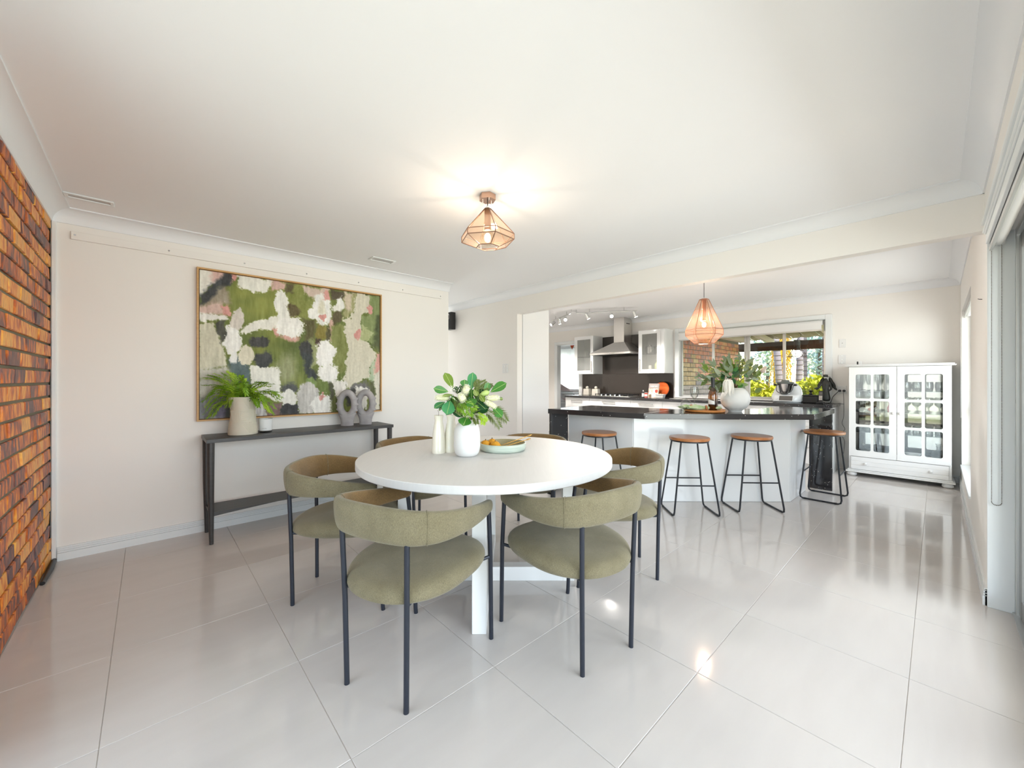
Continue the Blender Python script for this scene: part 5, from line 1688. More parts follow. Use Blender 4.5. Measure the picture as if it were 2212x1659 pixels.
# ------------------------------------------------------------------ things on the island
WZ = 0.90
BX = Vector((4.07, 1.578, 0))
t = thing('serving_board', 'round honey-coloured wooden board on the island worktop', 'board', (BX.x, BX.y, WZ + 0.0005))
MB().lathe([(0.0, 0.0), (0.175, 0.0), (0.183, 0.006), (0.185, 0.018), (0.180, 0.024), (0.165, 0.022), (0.0, 0.021)], 44, cap=False).build('board', mat('honey_wood', (204, 138, 76), 0.35, noise=(6, .9, (176, 108, 54), (1, 12, 1))), t, smooth=40)
wb = thing('wine_bottle', 'amber glass wine bottle with black foil neck standing on the round board', 'bottle', (4.046, 1.490, WZ + 0.0225))
MB().lathe([(0.0, 0.002), (0.036, 0.0), (0.042, 0.006), (0.0425, 0.13), (0.039, 0.165), (0.026, 0.200), (0.0165, 0.222), (0.0155, 0.300), (0.0, 0.300)], 32, cap=False).build('glass', M['bottle_glass'], wb, smooth=50)
MB().lathe([(0.0, 0.004), (0.038, 0.004), (0.0395, 0.05), (0.0395, 0.10), (0.0, 0.101)], 28).build('wine', mat('wine_dark', (40, 26, 8), 0.15), wb, smooth=50)
MB().lathe([(0.0172, 0.222), (0.0172, 0.300), (0.0175, 0.303), (0.0172, 0.318), (0.0, 0.318)], 24, cap=False).build('foil', M['black_plastic'], wb, smooth=50)
mb = MB()
co2 = math.atan2((-FV).y, (-FV).x)
n = 10
for k in range(n + 1):
    a = co2 - 1.6 + 1.5 * k / n
    for z in (0.058, 0.108 - 0.02 * k / n):
        mb.v.append((0.0431 * math.cos(a), 0.0431 * math.sin(a), z))
mb.f = [(2 * k, 2 * k + 2, 2 * k + 3, 2 * k + 1) for k in range(n)]
mb.build('label', M['white_ceramic'], wb)
GLS = [(0.0, 0.0), (0.036, 0.0), (0.036, 0.002), (0.006, 0.006), (0.0035, 0.02), (0.0035, 0.10), (0.008, 0.115), (0.034, 0.150), (0.043, 0.185), (0.040, 0.225), (0.036, 0.245), (0.0345, 0.245), (0.041, 0.185), (0.03, 0.150), (0.0, 0.118)]
def glass_thing(name, lb, loc, prof, group=None, n=20, tilt=None):
    o = MB().lathe(prof, n, cap=False).build(name, M['drink_glass'], None, smooth=50, loc=loc)
    if tilt:
        o.rotation_euler = tilt
    return tag(o, lb, 'glass', group)
glass_thing('wine_glass', 'clear stemmed wine glass standing behind the leaf-print napkins on the island', (4.125, 1.700, WZ + 0.0005), GLS, n=28)
DOME = [(0.050, 0.0), (0.052, 0.004), (0.054, 0.06), (0.044, 0.095), (0.012, 0.112), (0.006, 0.118), (0.008, 0.126), (0.0, 0.128)]
glass_thing('glass_dome', 'small clear glass upturned behind the napkins on the island', (4.16, 1.80, WZ + 0.0005), DOME, n=28)

# two leaf-print napkins through wooden rings, on the board
mat('napkin_leaf', (122, 160, 84), 0.85, noise=(16, 0.5, (206, 216, 190), (1, 1, 1)))
def napkin(lb, c, d, L):
    t = thing('napkin', lb, 'napkin', tuple(c), 0, 'leaf-print napkins')
    d = Vector(d).normalized()
    s_ = Vector((-d.y, d.x, 0))
    mb = MB()
    for side, LL in ((1, L), (-1, L * 0.75)):
        n, m_ = 10, 12
        o = len(mb.v)
        for i in range(n + 1):
            f = i / n
            w = 0.014 + 0.042 * f ** 0.8
            h = 0.013 + 0.012 * math.sin(PI * min(1, f * 1.1))
            for k in range(m_):
                a = 2 * PI * k / m_
                fl_ = 1 + 0.16 * math.sin(4 * a + 2 * f) * f
                mb.v.append(tuple(d * side * (0.012 + LL * f) + s_ * w * math.cos(a) * fl_ + ZV * (0.022 + h * math.sin(a) * fl_)))
        for i in range(n):
            for k in range(m_):
                k2 = (k + 1) % m_
                mb.f.append((o + i * m_ + k, o + i * m_ + k2, o + (i + 1) * m_ + k2, o + (i + 1) * m_ + k))
        mb.f.append(tuple(o + n * m_ + k for k in range(m_)))
    mb.build('cloth', M['napkin_leaf'], t, smooth=70)
    MB().tube([tuple(s_ * 0.021 * math.cos(k * PI / 10) + ZV * (0.021 + 0.019 * math.sin(k * PI / 10))) for k in range(20)], 0.008, 8, closed=True).build('ring', M['stool_wood'], t, smooth=60)
napkin('leaf-print napkin in a wooden ring on the board, nearer the dining table', BX - RV * 0.02 - FV * 0.07 + ZV * (WZ + 0.0225), -RV + FV * 0.15, 0.155)
napkin('leaf-print napkin hanging over the board edge behind the other one', BX - RV * 0.11 + FV * 0.05 + ZV * (WZ + 0.0225), -RV - FV * 0.2, 0.10)

bv = thing('bowl_vase', 'big round white vase holding gum leaves on the island', 'vase', (4.317, 1.379, WZ + 0.0005))
prof = [(0.0, 0.0), (0.060, 0.0), (0.062, 0.010), (0.068, 0.014)]
for k in range(13):
    a = -1.02 + 2.0 * k / 12
    prof.append((0.133 * math.cos(a), 0.126 + 0.128 * math.sin(a)))
prof += [(0.070, 0.238), (0.066, 0.236), (0.068, 0.225), (0.10, 0.18), (0.0, 0.05)]
MB().lathe(prof, 48, cap=False).build('body', M['white_bisque'], bv, smooth=50)
sg = MB()
for k in range(5):
    z = 0.150 + 0.009 * k
    rr = math.sqrt(max(0.01, 1 - ((z - 0.126) / 0.128) ** 2)) * 0.133 + 0.0006
    a = co2 + 0.86
    sg.tube([(rr * math.cos(a), rr * math.sin(a), z - 0.003), (rr * math.cos(a + 0.035), rr * math.sin(a + 0.035), z), (rr * math.cos(a - 0.01), rr * math.sin(a - 0.01), z + 0.004)], 0.0008, 4)
sg.build('maker_mark', mat('grey_mark', (120, 118, 116), 0.7), bv)
gb = thing('gum_leaf_bouquet', 'wide bouquet of grey-green gum leaves with a drooping white bloom on the island', 'bouquet', (4.317, 1.379, WZ + 0.235))
KM = 3.942 / 850
def kp(px, py, d=0.0):
    return RV * ((px - 1588) * KM) + ZV * ((840 - py) * KM) + ray_dir(px, py) * d
specs = []
rs_ = random.Random(11)
for k in range(118):
    a = rs_.uniform(0, 2 * PI)
    rr = rs_.random() ** 0.5
    px = 1577 + 58 * rr * math.cos(a)
    py = 810 - 29 * rr * math.sin(a)
    if py > 838 and abs(px - 1588) < 20:
        continue
    dp = rs_.uniform(-.16, .16) * (1 - 0.5 * rr)
    out = Vector(((px - 1582) / 60, (822 - py) / 40))
    ang = math.atan2(out.y, out.x) + rs_.uniform(-.9, .9)
    L = rs_.uniform(14, 26)
    mm = rs_.choice(['leaf_grey', 'leaf_grey', 'leaf_pale', 'leaf_sage', 'leaf_sage', 'leaf_olive'])
    specs.append((px, py, px + L * math.cos(ang), py - L * math.sin(ang), rs_.uniform(5, 10), mm, dp, 'lance'))
for bx, by, tx, ty, w in ((1525, 808, 1509, 792, 5), (1518, 818, 1502, 800, 5), (1520, 790, 1521, 778, 4), (1522, 826, 1500, 818, 4), (1598, 782, 1597, 758, 6), (1604, 772, 1589, 768, 6), (1540, 840, 1530, 842, 12), (1600, 776, 1584, 776, 6),
                            (1546, 845, 1536, 838, 12), (1560, 775, 1566, 770, 6), (1610, 790, 1632, 772, 8), (1640, 800, 1646, 788, 9), (1630, 850, 1648, 838, 10), (1560, 812, 1545, 806, 10), (1600, 812, 1616, 800, 9), (1585, 862, 1598, 842, 7), (1551, 848, 1545, 832, 6)):
    specs.append((bx, by, tx, ty, w, 'leaf_grey' if w < 9 else 'leaf_sage', -.08, 'lance'))
for k in range(22):
    px, py = rs_.uniform(1556, 1612), rs_.uniform(806, 840)
    specs.append((px, py, px + rs_.uniform(-14, 14), py - rs_.uniform(2, 14), rs_.uniform(7, 11), 'leaf_dark' if k % 2 else 'leaf_green', rs_.uniform(-.12, .02), 'oval'))
for bx, by, tx, ty, w, mm, dp, shp in specs:
    put_leaf(gb, kp(bx, by, dp), kp(tx, ty, dp + rs_.uniform(-.03, .03)), w * KM, M[mm], shp, roll=rs_.uniform(-.7, .7), vein=False, droop=0.12)
mb = MB()
for k in range(34):
    tp = kp(1577 + rs_.gauss(0, 32), 806 + rs_.gauss(0, 16), rs_.uniform(-.12, .12))
    mb.tube([(rs_.uniform(-.03, .03), rs_.uniform(-.03, .03), -0.12), (tp.x * .35, tp.y * .35, tp.z * .4 + 0.01), tuple(tp)], [0.003, 0.0022, 0.001], 5)
mb.build('stems', M['stem_brown'], gb, smooth=60)
mb = MB()
for k in range(240):
    c = rs_.choice([(1532, 800), (1612, 792), (1622, 800), (1640, 822), (1602, 784), (1536, 806)])
    mb.sphere(kp(c[0] + rs_.gauss(0, 7), c[1] + rs_.gauss(0, 6), rs_.uniform(-.1, .08)), rs_.uniform(.003, .006), 5, 4)
o = mb.build('gum_buds', mat('gum_bud', (176, 182, 84), 0.6), gb, smooth=80)
o['kind'] = 'stuff'
fl_ = MB()
for k in range(46):
    a = rs_.uniform(-1.1, 1.1)
    b0_ = kp(1571 + rs_.uniform(-6, 6), 828 + rs_.uniform(-4, 4), -.155)
    out = RV * math.sin(a) * rs_.uniform(.025, .062) - FV * rs_.uniform(.0, .035)
    drop = rs_.uniform(.045, .135)
    pts = [b0_, b0_ + out * 0.7 + ZV * 0.012, b0_ + out - ZV * drop * .5, b0_ + out * 1.05 - ZV * drop]
    cm = catmull(pts, 3)
    fl_.tube(cm, [0.006 * (1 - 0.75 * i / (len(cm) - 1)) for i in range(len(cm))], 5)
fl_.build('drooping_bloom', mat('bloom_white', (240, 236, 228), 0.9), gb, smooth=70)
MB().tube([kp(1648, 802, -.05), kp(1655, 794, -.05)], [0.022, 0.012], 10).sphere(kp(1648, 803, -.05), 0.022, 10, 8).build('pink_pod', mat('pod_pink', (206, 188, 178), 0.8), gb, smooth=70)

# ------------------------------------------------------------------ things on the back bench
RZ_ = 0.8955
mx_ = thing('food_mixer', 'white thermal food mixer with steel bowl and grey screen on the window bench', 'mixer', (6.70, 1.47, RZ_), PI)
# local: +x towards the room (root is turned), y sideways
lv = [(0, -.02, .15, .16), (.02, -.02, .16, .172), (.08, -.02, .155, .178), (.115, -.04, .125, .178), (.135, -.07, .085, .174), (.19, -.08, .07, .160), (.235, -.085, .06, .135), (.27, -.09, .045, .10), (.28, -.09, .02, .06)]
mb = MB(); n = 36
for z, xc, a_, b_ in lv:
    for k in range(n):
        q = 2 * PI * k / n
        c, s_ = math.cos(q), math.sin(q)
        mb.v.append((xc + a_ * math.copysign(abs(c) ** .7, c), b_ * math.copysign(abs(s_) ** .7, s_), z))
for i in range(len(lv) - 1):
    for k in range(n):
        k2 = (k + 1) % n
        mb.f.append((i * n + k, i * n + k2, (i + 1) * n + k2, (i + 1) * n + k))
mb.f += [tuple(reversed(range(n))), tuple((len(lv) - 1) * n + k for k in range(n))]
mb.build('body', M['white_gloss'], mx_, smooth=60)
bw = MB().lathe([(0.0, 0.118), (0.062, 0.120), (0.072, 0.14), (0.094, 0.262), (0.098, 0.268), (0.0, 0.268)], 32, (0.055, 0, 0)).build('bowl', M['chrome'], mx_, smooth=50)
MB().lathe([(0.102, 0.268), (0.106, 0.276), (0.098, 0.288), (0.050, 0.296), (0.044, 0.318), (0.0, 0.320)], 32, (0.055, 0, 0)).build('lid', mat('lid_grey', (104, 110, 106), 0.5), mx_, smooth=50)
MB().tube(catmull([(0.085, -0.104, 0.255), (0.130, -0.090, 0.17), (0.152, -0.045, 0.135), (0.156, 0, 0.130), (0.152, 0.045, 0.135), (0.130, 0.090, 0.17), (0.085, 0.104, 0.255)], 5), 0.0045, 8).build('bowl_handle', M['black_plastic'], bw, smooth=60)
for q in (-1, 1):
    MB().box(0.03, 0.09, q * 0.118 - 0.018, q * 0.118 + 0.018, 0.235, 0.262).build('lid_lock', M['black_plastic'], mx_, bev=0.006)
sc_ = Matrix.Translation((0.158, 0.0, 0.062)) @ Matrix.Rotation(R(-24), 4, 'Y')
dp_ = MB().box(-0.012, 0.006, -0.115, 0.115, -0.045, 0.045).xform(sc_).build('screen_surround', M['white_gloss'], mx_, bev=0.004)
MB().box(0.006, 0.008, -0.050, 0.105, -0.034, 0.034).xform(sc_).build('screen', M['screen'], dp_)
MB().tube([sc_ @ Vector((0.006, -0.083, 0)), sc_ @ Vector((0.020, -0.083, 0))], 0.022, 18).build('dial', M['white_satin'], dp_, smooth=40)

kb = thing('trinket_box', 'black lidded box with a knob on the window bench beside the phone', 'box', (6.80, 1.205, RZ_))
MB().box(-0.06, 0.06, -0.085, 0.085, 0.0, 0.095).build('box', M['black_plastic'], kb, bev=0.006)
MB().box(-0.064, 0.064, -0.089, 0.089, 0.0955, 0.110).build('lid', M['black_plastic'], kb, bev=0.004)
MB().lathe([(0.03, 0.1105), (0.012, 0.125), (0.010, 0.150), (0.035, 0.165), (0.012, 0.175), (0.0, 0.178)], 20).build('knob', M['black_plastic'], kb, smooth=50)
ph = thing('cordless_phone', 'black cordless phone upright in its cradle on the window bench', 'phone', (6.66, 1.075, RZ_), PI)
MB().box(-0.045, 0.045, -0.04, 0.04, 0.0, 0.028).build('cradle', M['black_plastic'], ph, bev=0.008)
Mx = Matrix.Translation((0.0, 0, 0.02)) @ Matrix.Rotation(R(-14), 4, 'Y')
hs = MB().box(-0.012, 0.012, -0.024, 0.024, 0.0, 0.155).xform(Mx).build('handset', M['black_plastic'], ph, bev=0.006)
MB().box(0.0122, 0.013, -0.017, 0.017, 0.100, 0.135).xform(Mx).build('display', M['screen'], hs)
for i in range(4):
    for j in range(3):
        MB().box(0.0122, 0.0145, -0.017 + 0.0125 * j, -0.008 + 0.0125 * j, 0.030 + 0.015 * i, 0.040 + 0.015 * i).xform(Mx).build('key', M['aluminium'], hs)
MB().tube(catmull([(-0.045, 0.02, 0.01), (-0.08, 0.08, 0.006), (-0.04, 0.18, 0.005), (-0.01, 0.24, 0.005)], 4), 0.003, 6).build('cable', M['black_plastic'], ph, smooth=50)

# dark winged figurine with a hat, one continuous body
fg = thing('winged_figurine', 'dark statuette of a winged hat-wearing figure by the kitchen window frame', 'figurine', (6.84, 1.045, RZ_))
bm_v = [(0, 0, 0.02), (0, 0, 0.09), (0, 0, 0.17), (0, 0, 0.23), (0, 0, 0.285), (0, 0, 0.315), (-0.005, 0.005, 0.345),
        (0, 0.042, 0.275), (-0.02, 0.075, 0.215), (-0.035, 0.125, 0.195), (0, -0.042, 0.275), (0.0, -0.06, 0.20), (-0.03, -0.03, 0.165)]
bm_e = [(0, 1), (1, 2), (2, 3), (3, 4), (4, 5), (5, 6), (4, 7), (7, 8), (8, 9), (4, 10), (10, 11), (11, 12)]
bm_r = [0.060, 0.052, 0.036, 0.034, 0.036, 0.015, 0.026, 0.018, 0.014, 0.010, 0.018, 0.014, 0.010]
me = bpy.data.meshes.new('figure')
me.from_pydata(bm_v, bm_e, [])
bo = link('figure', me, mat('bronze_dark', (44, 46, 44), 0.45, metal=0.2), fg)
sk = bo.modifiers.new('skin', 'SKIN')
for v, r_ in zip(me.skin_vertices[0].data, bm_r):
    v.radius = (r_, r_)
me.skin_vertices[0].data[3].use_root = True
ss = bo.modifiers.new('sub', 'SUBSURF'); ss.levels = ss.render_levels = 2
MB().lathe([(0.058, 0.358), (0.052, 0.364), (0.028, 0.366), (0.026, 0.392), (0.0, 0.396)], 24, (-0.005, 0.005, 0)).build('hat', M['bronze_dark'], fg, smooth=50)
for q in (-1, 1):
    wg = MB()
    for k, (dy, dz, sz, ln) in enumerate(((.050, .300, .030, 1.9), (.070, .270, .026, 2.3), (.080, .225, .022, 2.6))):
        st0 = len(wg.v)
        wg.sphere((0, 0, 0), sz, 10, 8, (0.35, 0.75, ln))
        wg.xform(Matrix.Translation((0.035, -q * dy, dz)) @ Matrix.Rotation(-q * R(16 + 10 * k), 4, 'X'), st0)
    wg.build('wing', M['bronze_dark'], fg, smooth=70)

for lb, y in (('boxy white canister with ball knob at the doorway end of the bench', 5.045), ('boxy white canister with ball knob next to the gas cooktop', 4.825)):
    t = thing('canister', lb, 'canister', (6.83, y, RZ_), 0, 'white canisters on the back bench')
    mb = MB()
    mb.add([(-.05, -.075, 0), (.05, -.075, 0), (.05, .075, 0), (-.05, .075, 0), (-.045, -.068, .13), (.045, -.068, .13), (.045, .068, .13), (-.045, .068, .13)], [(0, 3, 2, 1), (4, 5, 6, 7), (0, 1, 5, 4), (1, 2, 6, 5), (2, 3, 7, 6), (3, 0, 4, 7)])
    mb.build('body', mat('canister_cream', (222, 216, 204), 0.5) if 'canister_cream' not in M else M['canister_cream'], t, bev=0.006)
    MB().sphere((0, 0, 0.158), 0.031, 16, 10).build('knob', M['canister_cream'], t, smooth=80)
bk = thing('cookbook', 'grey and red recipe book propped up on the back bench', 'book', (6.70, 3.500, RZ_), PI)
Mx = Matrix.Rotation(R(-12), 4, 'Y')
MB().box(-0.016, 0.0, -0.095, 0.095, 0.0, 0.255).xform(Mx).build('pages', M['white_ceramic'], bk)
cv = MB().box(0.0, 0.0022, -0.097, 0.097, 0.0, 0.258).xform(Mx).build('cover', mat('book_grey', (150, 140, 136), 0.4), bk)
MB().box(-0.0182, -0.0162, -0.097, 0.097, 0.0, 0.258).xform(Mx).build('back_cover', M['book_grey'], bk)
MB().box(0.0023, 0.0026, -0.096, 0.096, 0.002, 0.165).xform(Mx).build('photo_panel', mat('book_photo', (176, 104, 70), 0.4, noise=(24, .35, (232, 220, 204), (1, 1, 1))), cv)
for (y, z, r_, c_) in ((0.01, 0.145, .024, (236, 226, 206)), (0.055, 0.118, .03, (176, 52, 34)), (0.012, 0.110, .024, (240, 228, 210)), (-0.06, 0.132, .024, (228, 206, 176)), (-0.06, 0.085, .028, (232, 228, 220)), (0.06, 0.05, .025, (222, 212, 196)), (0.0, 0.04, .040, (226, 228, 220)), (-0.05, 0.03, .030, (120, 96, 70))):
    nm_ = 'food_%d_%d_%d' % c_
    MB().lathe([(0.0, 0.0), (r_, 0.0), (0.0, 0.0008)], 18, cap=False).xform(Mx @ Matrix.Translation((0.0027, y, z)) @ Matrix.Rotation(PI / 2, 4, 'Y')).build('food_print', M.get(nm_) or mat(nm_, c_, 0.5), cv)
Tm = Mx @ Matrix.Translation((0.0025, 0, 0.212)) @ Matrix(((0, 0, 1, 0), (1, 0, 0, 0), (0, 1, 0, 0), (0, 0, 0, 1)))
text('title', 'naaran', 0.052, M['white_ceramic'], cv, Tm)
od = thing('round_pot_holder', 'round orange cloth pot holder leaning on the splashback behind the cookbook', 'pot holder', (6.885, 3.420, RZ_), PI)
Mx = Matrix.Translation((0, 0, 0.148)) @ Matrix.Rotation(R(-10), 4, 'Y') @ Matrix.Rotation(PI / 2, 4, 'Y')
MB().lathe([(0.0, -0.012), (0.12, -0.012), (0.137, -0.006), (0.137, 0.004), (0.12, 0.014), (0.06, 0.018), (0.0, 0.012)], 36, cap=False).xform(Mx).build('pad', mat('orange_cloth_disc', (226, 108, 36), 0.8, noise=(7, .8, (196, 78, 26), (1, 1, 1))), od, smooth=60)
MB().tube([Mx @ Vector((0.138 * math.cos(k * PI / 16), 0.138 * math.sin(k * PI / 16), 0)) for k in range(32)], 0.005, 6, closed=True).build('binding', M['black_plastic'], od, smooth=60)
tub = thing('butter_tub', 'shallow white rectangular dish beside the cookbook', 'dish', (6.66, 3.335, RZ_))
MB().add([(-.04, -.062, 0), (.04, -.062, 0), (.04, .062, 0), (-.04, .062, 0), (-.05, -.075, .055), (.05, -.075, .055), (.05, .075, .055), (-.05, .075, .055)], [(0, 3, 2, 1), (4, 5, 6, 7), (0, 1, 5, 4), (1, 2, 6, 5), (2, 3, 7, 6), (3, 0, 4, 7)]).build('body', M['white_ceramic'], tub, bev=0.004)
MB().box(-0.055, 0.055, -0.081, 0.081, 0.0555, 0.066).build('rim', M['white_ceramic'], tub, bev=0.003)
MB().box(-0.015, 0.015, -0.02, 0.02, 0.0665, 0.074).build('tag', M['oak'], tub, bev=0.002)
t = thing('sauce_bottle', 'little dark bottle with white label and silver cap beside the cookbook', 'bottle', (6.64, 3.655, RZ_))
MB().lathe([(0.0, 0), (0.024, 0), (0.025, 0.08), (0.012, 0.10), (0.011, 0.108), (0.0, 0.108)], 18).build('glass', M['black_plastic'], t, smooth=50)
MB().lathe([(0.0253, 0.012), (0.0253, 0.075)], 18, cap=False).build('label', M['white_ceramic'], t, smooth=50)
MB().lathe([(0.0125, 0.108), (0.0125, 0.132), (0.0, 0.132)], 14).build('cap', M['chrome'], t, smooth=50)
t = thing('spice_pack', 'small red and white packet in front of the cookbook', 'packet', (6.60, 3.575, RZ_))
MB().box(-0.012, 0.012, -0.025, 0.025, 0.0, 0.09).build('pack', M['white_ceramic'], t, bev=0.003)
MB().box(-0.0126, 0.0126, -0.0256, 0.0256, 0.062, 0.085).box(-0.0126, 0.0126, -0.0256, 0.0256, 0.004, 0.022).build('print', mat('pack_red', (176, 52, 36), 0.5), t)

# ------------------------------------------------------------------ glass-fronted display cabinet
dc = thing('display_cabinet', 'white two-door glass display cabinet with drawer and bun feet in the kitchen corner', 'cabinet')
CX0, CX1, CY0, CY1 = 6.58, 6.965, -0.105, 0.775
mb = MB()
mb.box(CX0 + .022, CX1, CY0, CY0 + .02, .085, 1.382).box(CX0 + .022, CX1, CY1 - .02, CY1, .085, 1.382).box(CX0 + .022, CX1, CY0 + .02, CY1 - .02, .085, .105).box(CX0 + .022, CX1, CY0 + .02, CY1 - .02, .25, .268).box(CX0 + .022, CX1, CY0 + .02, CY1 - .02, 1.362, 1.382)
mb.build('body', M['white_satin'], dc)
MB().box(CX1 - .012, CX1 - .001, CY0 + .021, CY1 - .021, .269, 1.361).build('back_mirror', M['mirror'], dc)
MB().box(CX0 - .035, CX1, CY0 - .035, CY1 + .035, 1.383, 1.395).box(CX0 - .022, CX1, CY0 - .022, CY1 + .022, 1.3955, 1.410).build('top', M['white_satin'], dc, bev=0.005)
MB().box(CX0 - .028, CX1, CY0 - .028, CY1 + .028, .052, .070).box(CX0 - .012, CX1, CY0 - .012, CY1 + .012, .0705, .0845).build('plinth', M['white_satin'], dc, bev=0.005)
for x in (CX0 + .03, CX1 - .05):
    for y in (CY0 + .03, CY1 - .03):
        MB().lathe([(0.0, 0.0), (0.030, 0.001), (0.046, 0.014), (0.048, 0.028), (0.040, 0.044), (0.034, 0.0515), (0.0, 0.0515)], 24, (x, y, 0)).build('foot', M['white_satin'], dc, smooth=60)
dw = MB()
for z0, z1 in ((.088, .139), (.141, .192), (.194, .246)):
    dw.box(CX0, CX0 + .020, CY0 + .022, CY1 - .022, z0, z1)
dw.box(CX0 + .003, CX0 + .0195, CY0 + .024, CY1 - .024, .09, .244)
dw = dw.build('drawer', M['white_satin'], dc, bev=0.002)
KN = [(0.007, 0.0), (0.007, 0.008), (0.016, 0.014), (0.017, 0.022), (0.010, 0.028), (0.0, 0.029)]
def knob(par, x, y, z):
    MB().lathe(KN, 18).xform(Matrix.Translation((x, y, z)) @ Matrix.Rotation(-PI / 2, 4, 'Y')).build('knob', M['white_ceramic'], par, smooth=60)
for y in (CY0 + .16, CY1 - .16):
    knob(dw, CX0, y, .168)
mid = (CY0 + CY1) / 2
for a, b, ky in ((CY0 + .003, mid - .002, mid - .030), (mid + .002, CY1 - .003, mid + .030)):
    z0, z1 = .252, 1.378
    # door sheet with six round-cornered openings
    st_, mu = .064, .026
    ow = ((b - a) - 2 * st_ - mu) / 2
    oh = ((z1 - z0) - .075 - .095 - 2 * .030) / 3
    ops = []
    for i in range(2):
        for j in range(3):
            oy0 = a + st_ + i * (ow + mu)
            oz0 = z0 + .075 + j * (oh + .030)
            ops.append((oy0, oy0 + ow, oz0, oz0 + oh))
    dr = MB()
    X0_, X1_ = CX0, CX0 + .020
    ys = sorted({a, b} | {v for o_ in ops for v in o_[:2]})
    zs_ = sorted({z0, z1} | {v for o_ in ops for v in o_[2:]})
    for i in range(len(ys) - 1):
        for j in range(len(zs_) - 1):
            cy, cz = (ys[i] + ys[i + 1]) / 2, (zs_[j] + zs_[j + 1]) / 2
            if not any(o_[0] < cy < o_[1] and o_[2] < cz < o_[3] for o_ in ops):
                dr.box(X0_, X1_, ys[i], ys[i + 1], zs_[j], zs_[j + 1])
    r_ = .018
    for o_ in ops:
        for sy, sz in ((0, 0), (1, 0), (0, 1), (1, 1)):
            cy, cz = o_[sy], o_[2 + sz]
            dy, dz = (1 if sy == 0 else -1), (1 if sz == 0 else -1)
            pts = [(cy, cz)] + [(cy + dy * r_ * (1 - math.sin(t_ * PI / 10)), cz + dz * r_ * (1 - math.cos(t_ * PI / 10))) for t_ in range(6)]
            k = len(dr.v)
            m_ = len(pts)
            dr.v += [(X0_, y, z) for y, z in pts] + [(X1_, y, z) for y, z in pts]
            dr.f += [tuple(k + q for q in range(m_)), tuple(k + m_ + q for q in reversed(range(m_)))] + [(k + q, k + (q + 1) % m_, k + m_ + (q + 1) % m_, k + m_ + q) for q in range(m_)]
    dr = dr.build('door', M['white_satin'], dc)
    for o_ in ops:
        MB().box(CX0 + .012, CX0 + .015, o_[0] - .003, o_[1] + .003, o_[2] - .003, o_[3] + .003).build('pane', M['cabinet_glass'], dr)
    knob(dr, CX0, ky, .815)
SHZ = (.268, .560, .820, 1.080)
for z in SHZ[1:]:
    MB().box(CX0 + .045, CX1 - .014, CY0 + .022, CY1 - .022, z - .007, z - .0005).build('shelf', M['shelf_glass'], dc)
BALL = [(0.0, 0.0), (0.030, 0.0), (0.005, 0.006), (0.004, 0.06), (0.012, 0.072), (0.036, 0.10), (0.042, 0.13), (0.034, 0.175), (0.0325, 0.175), (0.040, 0.13), (0.033, 0.10), (0.0, 0.074)]
FLUTE = [(0.0, 0.0), (0.028, 0.0), (0.005, 0.006), (0.004, 0.06), (0.016, 0.09), (0.026, 0.14), (0.024, 0.21), (0.0225, 0.21), (0.024, 0.14), (0.0, 0.07)]
STUB = [(0.0, 0.0), (0.030, 0.0), (0.036, 0.02), (0.036, 0.09), (0.034, 0.09), (0.033, 0.022), (0.0, 0.012)]
GOB = [(0.0, 0.0), (0.034, 0.002), (0.043, 0.04), (0.044, 0.075), (0.036, 0.11), (0.034, 0.11), (0.041, 0.075), (0.04, 0.04), (0.0, 0.012)]
BOWL = [(0.0, 0.0), (0.04, 0.0), (0.06, 0.02), (0.095, 0.07), (0.092, 0.07), (0.057, 0.024), (0.0, 0.012)]
DEC = [(0.0, 0.0), (0.05, 0.0), (0.07, 0.03), (0.06, 0.07), (0.02, 0.10), (0.018, 0.15), (0.03, 0.17), (0.028, 0.17), (0.016, 0.15), (0.0, 0.02)]
protos = {}
def cg(kind, prof, x, y, z, lb, grp):
    if kind not in protos:
        protos[kind] = MB().lathe(prof, 18, cap=False).mesh(kind, 50)
    o = link(kind, protos[kind], M['drink_glass'], None, loc=(x, y, z + 0.0005))
    tag(o, lb, 'glass', grp)
    return o
rows = [('wine_goblet', GOB, 3, (CY0 + .09, mid - .07), 'stemless goblet on the top glass shelf', 'goblets on the top cabinet shelf'),
        ('champagne_flute', FLUTE, 3, (mid + .08, CY1 - .08), 'champagne flute on the top glass shelf', 'flutes on the top cabinet shelf'),
        ('balloon_glass', BALL, 2, (CY0 + .09, mid - .07), 'balloon glass on the second glass shelf', 'balloon glasses on the second cabinet shelf'),
        ('sherry_glass', GLS, 2, (mid + .08, CY1 - .08), 'stemmed glass on the second glass shelf', 'stemmed glasses on the second cabinet shelf'),
        ('whisky_tumbler', STUB, 1, (CY0 + .09, mid - .07), 'straight tumbler on the lowest glass shelf', 'tumblers on the lowest cabinet shelf'),
        ('dessert_bowl', [(r * .55, z * .9) for r, z in BOWL], 1, (mid + .08, CY1 - .08), 'glass dessert bowl on the lowest glass shelf', 'dessert bowls on the lowest cabinet shelf')]
for kind, prof, sh_, (ya, yb), lb, grp in rows:
    for rw_, xx in (('front', CX0 + .10), ('middle', CX0 + .20), ('back', CX0 + .30)):
        for k in range(4):
            od4 = ('nearest', 'second from', 'third from', 'farthest from')[k] + (' the corner' if yb < mid else ' the middle')
            cg(kind, prof, xx + random.uniform(-.008, .008), ya + (yb - ya) * k / 3 + random.uniform(-.005, .005), SHZ[sh_], lb + ', ' + rw_ + ' row, ' + od4, grp)
cg('glass_bowl', BOWL, CX0 + .15, CY1 - .16, SHZ[0], 'wide cut-glass bowl on the cabinet floor nearest the window', None)
cg('glass_bowl', BOWL, CX0 + .26, mid + .14, SHZ[0], 'wide cut-glass bowl on the cabinet floor behind the door knobs', None)
